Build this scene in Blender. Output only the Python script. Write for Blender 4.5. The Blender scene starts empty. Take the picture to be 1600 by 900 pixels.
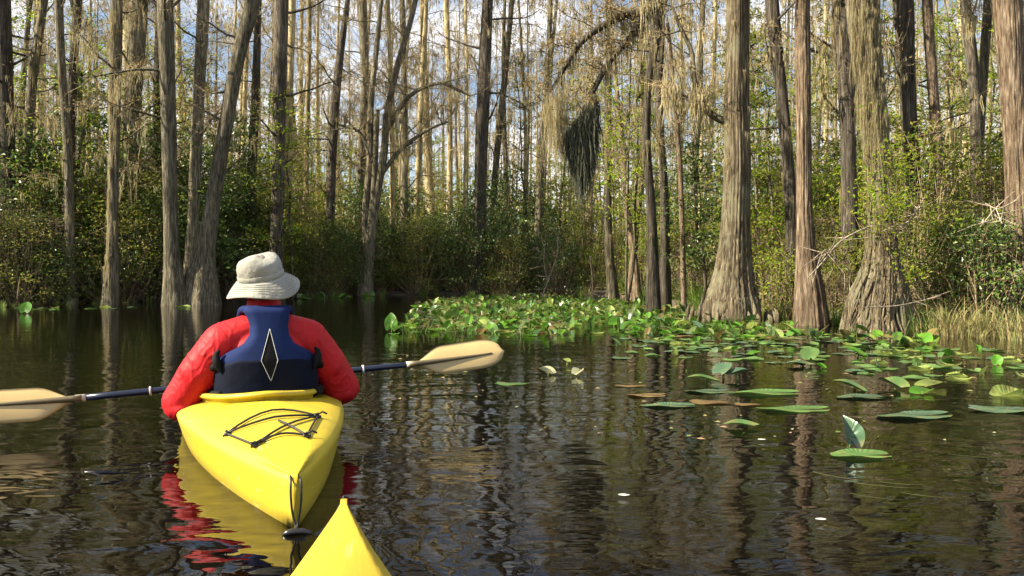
import bpy, bmesh, math, random
import numpy as np
from mathutils import Vector, Matrix

R = math.radians
rng = np.random.default_rng(7)
random.seed(7)
scene = bpy.context.scene
COL = scene.collection

# ------------------------------------------------------------------ camera, sky, sun, exposure
F = 1256.0          # focal length in photo pixels (1600 wide)
HZ = 425.0          # horizon row in the photo
CAMH = 0.70
cam_d = bpy.data.cameras.new('camera')
cam = bpy.data.objects.new('camera', cam_d)
COL.objects.link(cam)
cam.location = (0, 0, CAMH)
cam.rotation_euler = (R(90), 0, 0)
cam_d.sensor_width = 36.0
cam_d.lens = 36.0 * F / 1600.0
cam_d.shift_y = -(450 - HZ) / 1600.0
cam_d.clip_start = 0.02
cam_d.clip_end = 1500
scene.camera = cam

SUN_AZ = Vector((-0.95, -0.29, 0)).normalized()
SUN_EL = R(40)
to_sun = Vector((SUN_AZ.x * math.cos(SUN_EL), SUN_AZ.y * math.cos(SUN_EL), math.sin(SUN_EL)))
sun_d = bpy.data.lights.new('sun', 'SUN')
sun = bpy.data.objects.new('sun', sun_d)
COL.objects.link(sun)
sun_d.energy = 5.0
sun_d.angle = R(0.6)
sun_d.color = (1.0, 0.90, 0.71)
sun.rotation_euler = (-to_sun).to_track_quat('-Z', 'Y').to_euler()

world = bpy.data.worlds.new('World')
scene.world = world
world.use_nodes = True
wn, wl = world.node_tree.nodes, world.node_tree.links
wn.clear()
w_out = wn.new('ShaderNodeOutputWorld')
w_bg = wn.new('ShaderNodeBackground')
w_bg.inputs['Strength'].default_value = 0.07
w_sky = wn.new('ShaderNodeTexSky')
w_sky.sky_type = 'NISHITA'
w_sky.sun_disc = False
w_sky.sun_elevation = SUN_EL
w_sky.sun_rotation = math.atan2(SUN_AZ.x, SUN_AZ.y)
w_tc = wn.new('ShaderNodeTexCoord')
w_map = wn.new('ShaderNodeMapping')
w_map.inputs['Scale'].default_value = (1.0, 1.0, 2.4)
w_map.inputs['Location'].default_value = (0.35, 0.2, 0.0)
w_no = wn.new('ShaderNodeTexNoise')
w_no.inputs['Scale'].default_value = 3.4
w_no.inputs['Detail'].default_value = 8
w_no.inputs['Roughness'].default_value = 0.55
w_rmp = wn.new('ShaderNodeValToRGB')
w_rmp.color_ramp.elements[0].position = 0.44
w_rmp.color_ramp.elements[1].position = 0.57
w_mix = wn.new('ShaderNodeMix')
w_mix.data_type = 'RGBA'
w_mix.inputs['B'].default_value = (6.0, 6.1, 6.35, 1)
wl.new(w_tc.outputs['Generated'], w_map.inputs['Vector'])
wl.new(w_map.outputs[0], w_no.inputs['Vector'])
wl.new(w_no.outputs['Fac'], w_rmp.inputs[0])
wl.new(w_rmp.outputs[0], w_mix.inputs['Factor'])
wl.new(w_sky.outputs[0], w_mix.inputs['A'])
wl.new(w_mix.outputs['Result'], w_bg.inputs['Color'])
wl.new(w_bg.outputs[0], w_out.inputs['Surface'])

scene.view_settings.view_transform = 'Standard'
scene.view_settings.look = 'None'
scene.view_settings.gamma = 1.0
scene.view_settings.use_curve_mapping = False
scene.view_settings.exposure = 1.6
scene.cycles.use_denoising = True
scene.cycles.max_bounces = 5
scene.cycles.diffuse_bounces = 3
scene.cycles.glossy_bounces = 3
scene.cycles.transmission_bounces = 3
scene.cycles.transparent_max_bounces = 4
scene.cycles.caustics_reflective = False
scene.cycles.caustics_refractive = False
scene.cycles.use_adaptive_sampling = True
scene.cycles.adaptive_threshold = 0.02

def at(u, v, Y):
    return Vector(((u - 800) / F * Y, Y, CAMH + (HZ - v) / F * Y))
def on_water(u, v, z=0.0):
    Y = (CAMH - z) * F / (v - HZ)
    return Vector(((u - 800) / F * Y, Y, z))

# ------------------------------------------------------------------ materials
def new_mat(name):
    m = bpy.data.materials.new(name)
    m.use_nodes = True
    nt = m.node_tree
    return m, nt.nodes, nt.links, nt.nodes['Principled BSDF']

def ramp(nodes, stops):
    r = nodes.new('ShaderNodeValToRGB')
    el = r.color_ramp.elements
    while len(el) < len(stops):
        el.new(0.5)
    for e, (p, c) in zip(el, stops):
        e.position = p
        e.color = (c[0], c[1], c[2], 1)
    return r

def bark_mat(name, c0, c1, c2, zs=0.35, scale=24, bump=1.0, moss=None, dist=0.03):
    m, n, l, b = new_mat(name)
    tc = n.new('ShaderNodeTexCoord')
    mp = n.new('ShaderNodeMapping')
    mp.inputs['Scale'].default_value = (1, 1, zs * 0.42)
    l.new(tc.outputs['Object'], mp.inputs[0])
    no = n.new('ShaderNodeTexNoise')
    no.inputs['Scale'].default_value = scale
    no.inputs['Detail'].default_value = 8
    no.inputs['Roughness'].default_value = 0.62
    l.new(mp.outputs[0], no.inputs['Vector'])
    rp = ramp(n, [(0.32, c0), (0.52, c1), (0.70, c2)])
    l.new(no.outputs['Fac'], rp.inputs[0])
    no2 = n.new('ShaderNodeTexNoise')
    no2.inputs['Scale'].default_value = 1.3
    no2.inputs['Detail'].default_value = 4
    l.new(tc.outputs['Object'], no2.inputs['Vector'])
    oi = n.new('ShaderNodeObjectInfo')
    hs = n.new('ShaderNodeHueSaturation')
    mr = n.new('ShaderNodeMapRange')
    mr.inputs['To Min'].default_value = 0.65
    mr.inputs['To Max'].default_value = 1.3
    l.new(oi.outputs['Random'], mr.inputs['Value'])
    mr2 = n.new('ShaderNodeMath'); mr2.operation = 'MULTIPLY'
    ml = n.new('ShaderNodeMapRange')
    ml.inputs['From Min'].default_value = 0.3
    ml.inputs['From Max'].default_value = 0.7
    ml.inputs['To Min'].default_value = 0.72
    ml.inputs['To Max'].default_value = 1.25
    l.new(no2.outputs['Fac'], ml.inputs['Value'])
    l.new(mr.outputs[0], mr2.inputs[0]); l.new(ml.outputs[0], mr2.inputs[1])
    fb = n.new('ShaderNodeTexNoise'); fb.inputs['Scale'].default_value = scale * 2.2; fb.inputs['Detail'].default_value = 5; fb.inputs['Roughness'].default_value = 0.7
    mpf = n.new('ShaderNodeMapping'); mpf.inputs['Scale'].default_value = (1, 1, 0.035); l.new(tc.outputs['Object'], mpf.inputs[0]); l.new(mpf.outputs[0], fb.inputs['Vector'])
    fr = n.new('ShaderNodeMapRange'); fr.inputs['From Min'].default_value = 0.36; fr.inputs['From Max'].default_value = 0.60; fr.inputs['To Min'].default_value = 0.42; fr.inputs['To Max'].default_value = 1.25
    l.new(fb.outputs['Fac'], fr.inputs['Value'])
    m3 = n.new('ShaderNodeMath'); m3.operation = 'MULTIPLY'; l.new(mr2.outputs[0], m3.inputs[0]); l.new(fr.outputs[0], m3.inputs[1])
    l.new(m3.outputs[0], hs.inputs['Value'])
    l.new(rp.outputs[0], hs.inputs['Color'])
    src = hs.outputs[0]
    if moss:
        mx = n.new('ShaderNodeMix'); mx.data_type = 'RGBA'
        no3 = n.new('ShaderNodeTexNoise'); no3.inputs['Scale'].default_value = 3.1; no3.inputs['Detail'].default_value = 6
        l.new(tc.outputs['Object'], no3.inputs['Vector'])
        r3 = ramp(n, [(0.50, (0, 0, 0)), (0.62, (0.8, 0.8, 0.8))])
        l.new(no3.outputs['Fac'], r3.inputs[0])
        l.new(r3.outputs[0], mx.inputs['Factor'])
        l.new(src, mx.inputs['A'])
        mx.inputs['B'].default_value = (*moss, 1)
        src = mx.outputs['Result']
    l.new(src, b.inputs['Base Color'])
    b.inputs['Roughness'].default_value = 0.95
    b.inputs['Specular IOR Level'].default_value = 0.15
    bp = n.new('ShaderNodeBump')
    bp.inputs['Strength'].default_value = bump
    bp.inputs['Distance'].default_value = dist
    hh = n.new('ShaderNodeMath'); hh.operation = 'ADD'; l.new(no.outputs['Fac'], hh.inputs[0]); l.new(fb.outputs['Fac'], hh.inputs[1])
    l.new(hh.outputs[0], bp.inputs['Height'])
    l.new(bp.outputs[0], b.inputs['Normal'])
    return m

def leaf_mat(name, cols, rough=0.45, trans=0.35, spec=0.4, obj_var=0.25, pad=False):
    m, n, l, b = new_mat(name)
    ge = n.new('ShaderNodeNewGeometry')
    k = len(cols)
    rp = ramp(n, [(i / (k - 1), c) for i, c in enumerate(cols)])
    l.new(ge.outputs['Random Per Island'], rp.inputs[0])
    oi = n.new('ShaderNodeObjectInfo')
    hs = n.new('ShaderNodeHueSaturation')
    mr = n.new('ShaderNodeMapRange')
    mr.inputs['To Min'].default_value = 1 - obj_var
    mr.inputs['To Max'].default_value = 1 + obj_var
    l.new(oi.outputs['Random'], mr.inputs['Value'])
    l.new(mr.outputs[0], hs.inputs['Value'])
    csrc = rp.outputs[0]
    if pad:   # radiating veins, brown blotches and worn rims
        tc = n.new('ShaderNodeTexCoord'); gr = n.new('ShaderNodeTexGradient'); gr.gradient_type = 'RADIAL'; l.new(tc.outputs['Object'], gr.inputs[0])
        q = n.new('ShaderNodeMath'); q.operation = 'MULTIPLY'; q.inputs[1].default_value = 150; l.new(gr.outputs['Fac'], q.inputs[0])
        q2 = n.new('ShaderNodeMath'); q2.operation = 'SINE'; l.new(q.outputs[0], q2.inputs[0])
        vb = n.new('ShaderNodeBump'); vb.inputs['Strength'].default_value = .35; vb.inputs['Distance'].default_value = .004; l.new(q2.outputs[0], vb.inputs['Height'])
        l.new(vb.outputs[0], b.inputs['Normal'])
        bl_ = n.new('ShaderNodeTexNoise'); bl_.inputs['Scale'].default_value = 17; bl_.inputs['Detail'].default_value = 7; l.new(tc.outputs['Object'], bl_.inputs['Vector'])
        br = ramp(n, [(0.52, (0, 0, 0)), (0.66, (.75, .75, .75))]); l.new(bl_.outputs['Fac'], br.inputs[0])
        mx0 = n.new('ShaderNodeMix'); mx0.data_type = 'RGBA'; mx0.inputs['B'].default_value = (.16, .13, .045, 1); l.new(br.outputs[0], mx0.inputs['Factor']); l.new(csrc, mx0.inputs['A'])
        b2 = n.new('ShaderNodeTexNoise'); b2.inputs['Scale'].default_value = 5; b2.inputs['Detail'].default_value = 3; l.new(tc.outputs['Object'], b2.inputs['Vector'])
        r2 = ramp(n, [(0.35, (.62, .62, .62)), (0.65, (1.25, 1.25, 1.2))]); l.new(b2.outputs['Fac'], r2.inputs[0])
        mx1 = n.new('ShaderNodeMix'); mx1.data_type = 'RGBA'; mx1.blend_type = 'MULTIPLY'; mx1.inputs['Factor'].default_value = 1; l.new(mx0.outputs['Result'], mx1.inputs['A']); l.new(r2.outputs[0], mx1.inputs['B'])
        csrc = mx1.outputs['Result']
    l.new(csrc, hs.inputs['Color'])
    l.new(hs.outputs[0], b.inputs['Base Color'])
    b.inputs['Roughness'].default_value = rough
    b.inputs['Specular IOR Level'].default_value = spec
    if trans > 0:
        tr = n.new('ShaderNodeBsdfTranslucent')
        l.new(hs.outputs[0], tr.inputs['Color'])
        mx = n.new('ShaderNodeMixShader')
        mx.inputs[0].default_value = trans
        out = n['Material Output']
        l.new(b.outputs[0], mx.inputs[1]); l.new(tr.outputs[0], mx.inputs[2])
        l.new(mx.outputs[0], out.inputs['Surface'])
    return m

def plain_mat(name, col, rough=0.5, spec=0.5, metallic=0, var=0.15, nscale=8, bump=0.0, bscale=60, bdist=0.002, coat=0.0):
    m, n, l, b = new_mat(name)
    tc = n.new('ShaderNodeTexCoord')
    no = n.new('ShaderNodeTexNoise')
    no.inputs['Scale'].default_value = nscale
    no.inputs['Detail'].default_value = 6
    l.new(tc.outputs['Object'], no.inputs['Vector'])
    lo = tuple(c * (1 - var) for c in col); hi = tuple(min(1, c * (1 + var)) for c in col)
    rp = ramp(n, [(0.3, lo), (0.7, hi)])
    l.new(no.outputs['Fac'], rp.inputs[0])
    l.new(rp.outputs[0], b.inputs['Base Color'])
    b.inputs['Roughness'].default_value = rough
    b.inputs['Specular IOR Level'].default_value = spec
    b.inputs['Metallic'].default_value = metallic
    b.inputs['Coat Weight'].default_value = coat
    if bump:
        n2 = n.new('ShaderNodeTexNoise'); n2.inputs['Scale'].default_value = bscale; n2.inputs['Detail'].default_value = 5
        l.new(tc.outputs['Object'], n2.inputs['Vector'])
        bp = n.new('ShaderNodeBump'); bp.inputs['Strength'].default_value = bump; bp.inputs['Distance'].default_value = bdist
        l.new(n2.outputs['Fac'], bp.inputs['Height'])
        l.new(bp.outputs[0], b.inputs['Normal'])
    return m

M = {}
M['bark_grey'] = bark_mat('grey_bark', (0.05, 0.043, 0.028), (0.17, 0.145, 0.095), (0.33, 0.29, 0.20))
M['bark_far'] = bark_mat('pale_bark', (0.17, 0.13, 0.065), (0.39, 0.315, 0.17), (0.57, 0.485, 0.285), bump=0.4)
M['bark_red'] = bark_mat('reddish_bark', (0.075, 0.05, 0.032), (0.22, 0.16, 0.105), (0.40, 0.32, 0.225), zs=0.3, scale=30, bump=1.0, dist=0.04)
M['bark_dark'] = bark_mat('dark_bark', (0.04, 0.032, 0.025), (0.105, 0.088, 0.065), (0.21, 0.18, 0.14))
M['bark_big'] = bark_mat('big_cypress_bark', (0.07, 0.052, 0.033), (0.25, 0.20, 0.125), (0.46, 0.395, 0.26), zs=0.3, scale=28, bump=1.0, moss=(0.24, 0.22, 0.14), dist=0.05)
M['twig'] = bark_mat('twig_bark', (0.15, 0.11, 0.06), (0.29, 0.22, 0.125), (0.42, 0.34, 0.21), bump=0.0)
M['twig_dark'] = bark_mat('dark_twig_bark', (0.03, 0.024, 0.018), (0.08, 0.065, 0.05), (0.14, 0.12, 0.09), bump=0.0)
M['dead_wood'] = bark_mat('dead_wood', (0.12, 0.09, 0.065), (0.25, 0.20, 0.15), (0.38, 0.32, 0.25), bump=0.3)
M['moss'] = leaf_mat('spanish_moss', [(0.28, 0.23, 0.12), (0.40, 0.34, 0.19), (0.48, 0.41, 0.25), (0.32, 0.275, 0.145)], rough=0.95, trans=0.45, spec=0.05)
M['moss_backlit'] = leaf_mat('backlit_spanish_moss', [(0.045, 0.05, 0.035), (0.085, 0.088, 0.06), (0.13, 0.13, 0.09)], rough=0.95, trans=0.15, spec=0.05, obj_var=0.05)  # moss seen against the light, that darkness put into the colour
M['needle'] = leaf_mat('rusty_cypress_foliage', [(0.20, 0.10, 0.04), (0.26, 0.17, 0.06), (0.20, 0.18, 0.06), (0.28, 0.20, 0.10)], rough=0.8, trans=0.4, spec=0.1)
M['leaf_dark'] = leaf_mat('dark_evergreen_leaf', [(0.025, 0.055, 0.010), (0.055, 0.105, 0.018), (0.10, 0.16, 0.028), (0.19, 0.24, 0.05)], rough=0.38, trans=0.25, spec=0.5)
M['leaf_olive'] = leaf_mat('olive_leaf', [(0.10, 0.14, 0.02), (0.18, 0.23, 0.03), (0.31, 0.31, 0.05), (0.27, 0.20, 0.06), (0.15, 0.22, 0.03)], rough=0.5, trans=0.5, spec=0.3)
M['leaf_lime'] = leaf_mat('yellow_green_leaf', [(0.13, 0.26, 0.015), (0.24, 0.38, 0.025), (0.38, 0.45, 0.035), (0.44, 0.40, 0.06), (0.14, 0.26, 0.02)], rough=0.5, trans=0.6, spec=0.3)
M['leaf_red'] = leaf_mat('red_maple_leaf', [(0.25, 0.03, 0.02), (0.35, 0.10, 0.03), (0.18, 0.16, 0.03)], rough=0.5, trans=0.4, spec=0.3)
M['leaf_brown'] = leaf_mat('dry_brown_leaf', [(0.12, 0.075, 0.045), (0.20, 0.13, 0.085), (0.28, 0.20, 0.14), (0.09, 0.085, 0.03)], rough=0.8, trans=0.3, spec=0.1)
M['grass'] = leaf_mat('green_grass', [(0.07, 0.14, 0.02), (0.12, 0.22, 0.03), (0.20, 0.30, 0.06), (0.30, 0.27, 0.10)], rough=0.5, trans=0.4, spec=0.3)
M['wet_grass'] = leaf_mat('wet_grass', [(0.03, 0.035, 0.01), (0.05, 0.055, 0.015), (0.08, 0.08, 0.025)], rough=.4, trans=.1)
M['grass_dry'] = leaf_mat('straw_grass', [(0.30, 0.25, 0.10), (0.36, 0.29, 0.14), (0.20, 0.25, 0.06), (0.42, 0.33, 0.17)], rough=0.7, trans=0.4, spec=0.2)
M['pad'] = leaf_mat('lily_pad_green', [(0.045, 0.11, 0.03), (0.07, 0.16, 0.035), (0.10, 0.19, 0.05), (0.06, 0.12, 0.05)], rough=0.32, trans=0.15, spec=0.5, pad=True)
M['pad_blue'] = leaf_mat('lily_pad_bluish', [(0.035, 0.075, 0.045), (0.06, 0.115, 0.06), (0.09, 0.15, 0.075)], rough=0.25, trans=0.05, spec=0.6, pad=True)
M['pad_lime'] = leaf_mat('lily_pad_yellow', [(0.20, 0.33, 0.05), (0.28, 0.36, 0.08), (0.33, 0.34, 0.12)], rough=0.4, trans=0.4, spec=0.4, pad=True)
M['pad_bright'] = leaf_mat('lily_leaf_bright', [(0.06, 0.22, 0.015), (0.10, 0.30, 0.02), (0.15, 0.36, 0.03)], rough=0.35, trans=0.5, spec=0.45, pad=True)
M['pad_brown'] = leaf_mat('lily_pad_brown', [(0.10, 0.05, 0.025), (0.15, 0.09, 0.035), (0.09, 0.08, 0.03)], rough=0.4, trans=0.1, spec=0.4, pad=True)
M['pad_pale'] = leaf_mat('lily_leaf_pale', [(0.50, 0.50, 0.22), (0.60, 0.58, 0.36), (0.45, 0.5, 0.25)], rough=0.45, trans=0.4, spec=0.4, pad=True)
M['petal'] = leaf_mat('white_petal', [(0.75, 0.74, 0.68), (0.82, 0.80, 0.72)], rough=0.5, trans=0.3, spec=0.3)

# water: dark tannin-stained, rippled near the boats
m, n, l, b = new_mat('blackwater')
b.inputs['Base Color'].default_value = (0.0016, 0.0012, 0.0006, 1)
b.inputs['Roughness'].default_value = 0.015
b.inputs['IOR'].default_value = 1.38
b.inputs['Specular IOR Level'].default_value = 0.5
tc = n.new('ShaderNodeTexCoord')
def wnoise(scale, det, sx=1, sy=1, rough=0.5, dis=0.0, rot=0):
    mp = n.new('ShaderNodeMapping'); mp.inputs['Scale'].default_value = (sx, sy, 1); mp.inputs['Rotation'].default_value = (0, 0, rot)
    l.new(tc.outputs['Object'], mp.inputs[0])
    no = n.new('ShaderNodeTexNoise'); no.inputs['Scale'].default_value = scale; no.inputs['Detail'].default_value = det
    no.inputs['Roughness'].default_value = rough; no.inputs['Distortion'].default_value = dis
    l.new(mp.outputs[0], no.inputs['Vector'])
    return no
def math_n(op, a, bb=None, clamp=False):
    q = n.new('ShaderNodeMath'); q.operation = op; q.use_clamp = clamp
    for i, x in enumerate((a, bb)):
        if x is None: continue
        if isinstance(x, (int, float)): q.inputs[i].default_value = x
        else: l.new(x, q.inputs[i])
    return q.outputs[0]
big = wnoise(2.8, 2, 1.0, 1.5, dis=0.6)
mid = wnoise(7.0, 1, 0.8, 1.5, rough=0.5, dis=0.9, rot=0.15)
fine = wnoise(24.0, 2, 0.6, 1.6, rough=0.6, dis=0.5, rot=-0.1)
# rings spreading from the paddler's boat
wv = n.new('ShaderNodeTexWave'); wv.wave_type = 'RINGS'; wv.rings_direction = 'Z'
wm = n.new('ShaderNodeMapping'); wm.inputs['Location'].default_value = (0.4, -3.2, 0)
l.new(tc.outputs['Object'], wm.inputs[0]); l.new(wm.outputs[0], wv.inputs['Vector'])
wv.inputs['Scale'].default_value = 1.15; wv.inputs['Distortion'].default_value = 3.0; wv.inputs['Detail'].default_value = 3; wv.inputs['Detail Scale'].default_value = 1.6
geo = n.new('ShaderNodeNewGeometry')
sp = n.new('ShaderNodeSeparateXYZ'); l.new(geo.outputs['Position'], sp.inputs[0])
# patches of rougher water
pat = wnoise(0.45, 2, 1, 1.3)
patr = n.new('ShaderNodeMapRange'); patr.inputs['From Min'].default_value = 0.42; patr.inputs['From Max'].default_value = 0.60
patr.inputs['To Min'].default_value = 0.08; patr.inputs['To Max'].default_value = 1.0
l.new(pat.outputs['Fac'], patr.inputs['Value'])
near = n.new('ShaderNodeMapRange'); near.inputs['From Min'].default_value = 2.0; near.inputs['From Max'].default_value = 8.0
near.inputs['To Min'].default_value = 1.0; near.inputs['To Max'].default_value = 0.4
l.new(sp.outputs['Y'], near.inputs['Value'])
h = math_n('ADD', math_n('MULTIPLY', big.outputs['Fac'], 1.15), math_n('MULTIPLY', mid.outputs['Fac'], 0.17))
hf = math_n('ADD', math_n('MULTIPLY', fine.outputs['Fac'], 0.12), math_n('MULTIPLY', wv.outputs['Fac'], 0.10))
hf = math_n('MULTIPLY', hf, patr.outputs[0])
h = math_n('ADD', h, hf)
h = math_n('MULTIPLY', h, near.outputs[0])
bp = n.new('ShaderNodeBump'); bp.inputs['Strength'].default_value = 1.0; bp.inputs['Distance'].default_value = 0.0095
l.new(h, bp.inputs['Height']); l.new(bp.outputs[0], b.inputs['Normal'])
M['water'] = m

m, n, l, b = new_mat('leaf_litter_mud')
tc = n.new('ShaderNodeTexCoord'); no = n.new('ShaderNodeTexNoise'); no.inputs['Scale'].default_value = 3; no.inputs['Detail'].default_value = 12; no.inputs['Roughness'].default_value = 0.7
l.new(tc.outputs['Object'], no.inputs['Vector'])
rp = ramp(n, [(0.3, (0.02, 0.016, 0.01)), (0.5, (0.06, 0.045, 0.028)), (0.62, (0.11, 0.085, 0.045)), (0.75, (0.07, 0.085, 0.02))])
l.new(no.outputs['Fac'], rp.inputs[0]); l.new(rp.outputs[0], b.inputs['Base Color'])
b.inputs['Roughness'].default_value = 0.95
bp = n.new('ShaderNodeBump'); bp.inputs['Distance'].default_value = 0.08; l.new(no.outputs['Fac'], bp.inputs['Height']); l.new(bp.outputs[0], b.inputs['Normal'])
M['mud'] = m

def plastic(name, col, dirt):
    m, n, l, b = new_mat(name)
    tc = n.new('ShaderNodeTexCoord')
    no = n.new('ShaderNodeTexNoise'); no.inputs['Scale'].default_value = 4; no.inputs['Detail'].default_value = 8; no.inputs['Roughness'].default_value = 0.65
    l.new(tc.outputs['Object'], no.inputs['Vector'])
    rp = ramp(n, [(0.35, dirt), (0.55, col)])
    l.new(no.outputs['Fac'], rp.inputs[0]); l.new(rp.outputs[0], b.inputs['Base Color'])
    sx = n.new('ShaderNodeSeparateXYZ'); l.new(tc.outputs['Object'], sx.inputs[0])
    zr = n.new('ShaderNodeMapRange'); zr.inputs['From Min'].default_value = .035; zr.inputs['From Max'].default_value = .0; zr.inputs['To Min'].default_value = 0; zr.inputs['To Max'].default_value = .55; l.new(sx.outputs['Z'], zr.inputs['Value'])
    m1 = n.new('ShaderNodeMath'); m1.operation = 'MULTIPLY'; l.new(zr.outputs[0], m1.inputs[0]); l.new(no.outputs['Fac'], m1.inputs[1])
    c1 = n.new('ShaderNodeMix'); c1.data_type = 'RGBA'; c1.inputs['B'].default_value = (.10, .085, .03, 1); l.new(m1.outputs[0], c1.inputs['Factor']); l.new(rp.outputs[0], c1.inputs['A'])
    vs = n.new('ShaderNodeTexNoise'); vs.inputs['Scale'].default_value = 55; vs.inputs['Detail'].default_value = 2; ms = n.new('ShaderNodeMapping'); ms.inputs['Scale'].default_value = (1, .06, 1); ms.inputs['Rotation'].default_value = (0, 0, .35)
    l.new(tc.outputs['Object'], ms.inputs[0]); l.new(ms.outputs[0], vs.inputs['Vector']); vr = ramp(n, [(0.66, (0, 0, 0)), (0.72, (.45, .45, .45))]); l.new(vs.outputs['Fac'], vr.inputs[0])
    c2 = n.new('ShaderNodeMix'); c2.data_type = 'RGBA'; c2.inputs['B'].default_value = (.62, .55, .25, 1); l.new(vr.outputs[0], c2.inputs['Factor']); l.new(c1.outputs['Result'], c2.inputs['A']); l.new(c2.outputs['Result'], b.inputs['Base Color'])
    sc = n.new('ShaderNodeTexNoise'); sc.inputs['Scale'].default_value = 30; sc.inputs['Detail'].default_value = 4
    mp = n.new('ShaderNodeMapping'); mp.inputs['Scale'].default_value = (6, 0.4, 6); l.new(tc.outputs['Object'], mp.inputs[0]); l.new(mp.outputs[0], sc.inputs['Vector'])
    rr = n.new('ShaderNodeMapRange'); rr.inputs['To Min'].default_value = 0.36; rr.inputs['To Max'].default_value = 0.65
    l.new(sc.outputs['Fac'], rr.inputs['Value']); l.new(rr.outputs[0], b.inputs['Roughness'])
    bp = n.new('ShaderNodeBump'); bp.inputs['Strength'].default_value = 0.25; bp.inputs['Distance'].default_value = 0.002
    l.new(sc.outputs['Fac'], bp.inputs['Height']); l.new(bp.outputs[0], b.inputs['Normal'])
    b.inputs['Specular IOR Level'].default_value = 0.45
    b.inputs['Subsurface Weight'].default_value = 0.0
    return m
M['yellow'] = plastic('yellow_kayak_plastic', (0.50, 0.375, 0.02), (0.40, 0.30, 0.03))
M['yellow2'] = plastic('golden_kayak_plastic', (0.50, 0.35, 0.025), (0.42, 0.29, 0.03))
M['red'] = plain_mat('red_nylon', (0.42, 0.008, 0.012), rough=0.6, spec=0.25, var=0.12, bump=0.18, bscale=12, bdist=0.01)
_n = M['red'].node_tree.nodes
for _x in _n:
    if _x.bl_idname == 'ShaderNodeTexNoise' and abs(_x.inputs['Scale'].default_value - 12) < .1:
        _x.noise_type = 'RIDGED_MULTIFRACTAL'; _x.inputs['Scale'].default_value = 7; _x.inputs['Detail'].default_value = 2; _x.inputs['Distortion'].default_value = .6
M['blue'] = plain_mat('blue_vest_cloth', (0.008, 0.018, 0.075), rough=0.85, spec=0.15, var=0.15, bump=0.3, bscale=120)
M['navy'] = plain_mat('shaded_vest_cloth', (0.002, 0.004, 0.014), rough=0.8, spec=0.15, var=0.2, bump=0.5, bscale=18, bdist=0.006)  # vest blue darkened, the shade on the lower back put into the colour
M['black'] = plain_mat('black_webbing', (0.004, 0.004, 0.005), rough=0.8, spec=.2, var=0.2)
M['piping'] = plain_mat('grey_piping', (0.42, 0.43, 0.42), rough=0.6, var=0.1)
M['skin'] = plain_mat('skin', (0.55, 0.31, 0.21), rough=0.5, var=0.1, bump=0.2, bscale=90)
M['hair'] = plain_mat('grey_hair', (0.12, 0.10, 0.09), rough=0.7, var=0.4, nscale=50)
M['pants'] = plain_mat('dark_trousers', (0.03, 0.035, 0.04), rough=0.85)
M['shaft'] = plain_mat('blue_black_shaft', (0.010, 0.014, 0.035), rough=0.28, spec=0.5, var=0.1)
M['blade'] = plain_mat('amber_fibreglass_blade', (0.42, 0.31, 0.135), rough=0.3, spec=0.5, var=0.08, nscale=5)
M['groove_shadow'] = plain_mat('blade_groove_shadow', (0.11, 0.085, 0.04), rough=0.4, var=0.1)  # shadow of the blade groove put into the colour
M['ferrule'] = plain_mat('pale_ferrule', (0.45, 0.40, 0.32), rough=0.4)
M['cord'] = plain_mat('black_cord', (0.016, 0.013, 0.012), rough=0.6, var=0.3, nscale=90)
M['toggle'] = plain_mat('black_rubber', (0.012, 0.012, 0.014), rough=0.3)
# hat: khaki canvas with stitching rows
m, n, l, b = new_mat('khaki_canvas')
tc = n.new('ShaderNodeTexCoord')
no = n.new('ShaderNodeTexNoise'); no.inputs['Scale'].default_value = 9; no.inputs['Detail'].default_value = 8
l.new(tc.outputs['Object'], no.inputs['Vector'])
rp = ramp(n, [(0.3, (0.235, 0.228, 0.195)), (0.7, (0.35, 0.342, 0.30))]); l.new(no.outputs['Fac'], rp.inputs[0]); l.new(rp.outputs[0], b.inputs['Base Color'])
b.inputs['Roughness'].default_value = 0.9; b.inputs['Specular IOR Level'].default_value = 0.1
fn = n.new('ShaderNodeTexNoise'); fn.inputs['Scale'].default_value = 25; fn.inputs['Detail'].default_value = 6; l.new(tc.outputs['Object'], fn.inputs['Vector'])
bp = n.new('ShaderNodeBump'); bp.inputs['Strength'].default_value = 0.9; bp.inputs['Distance'].default_value = 0.010
l.new(fn.outputs['Fac'], bp.inputs['Height']); l.new(bp.outputs[0], b.inputs['Normal'])
M['canvas'] = m

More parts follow.
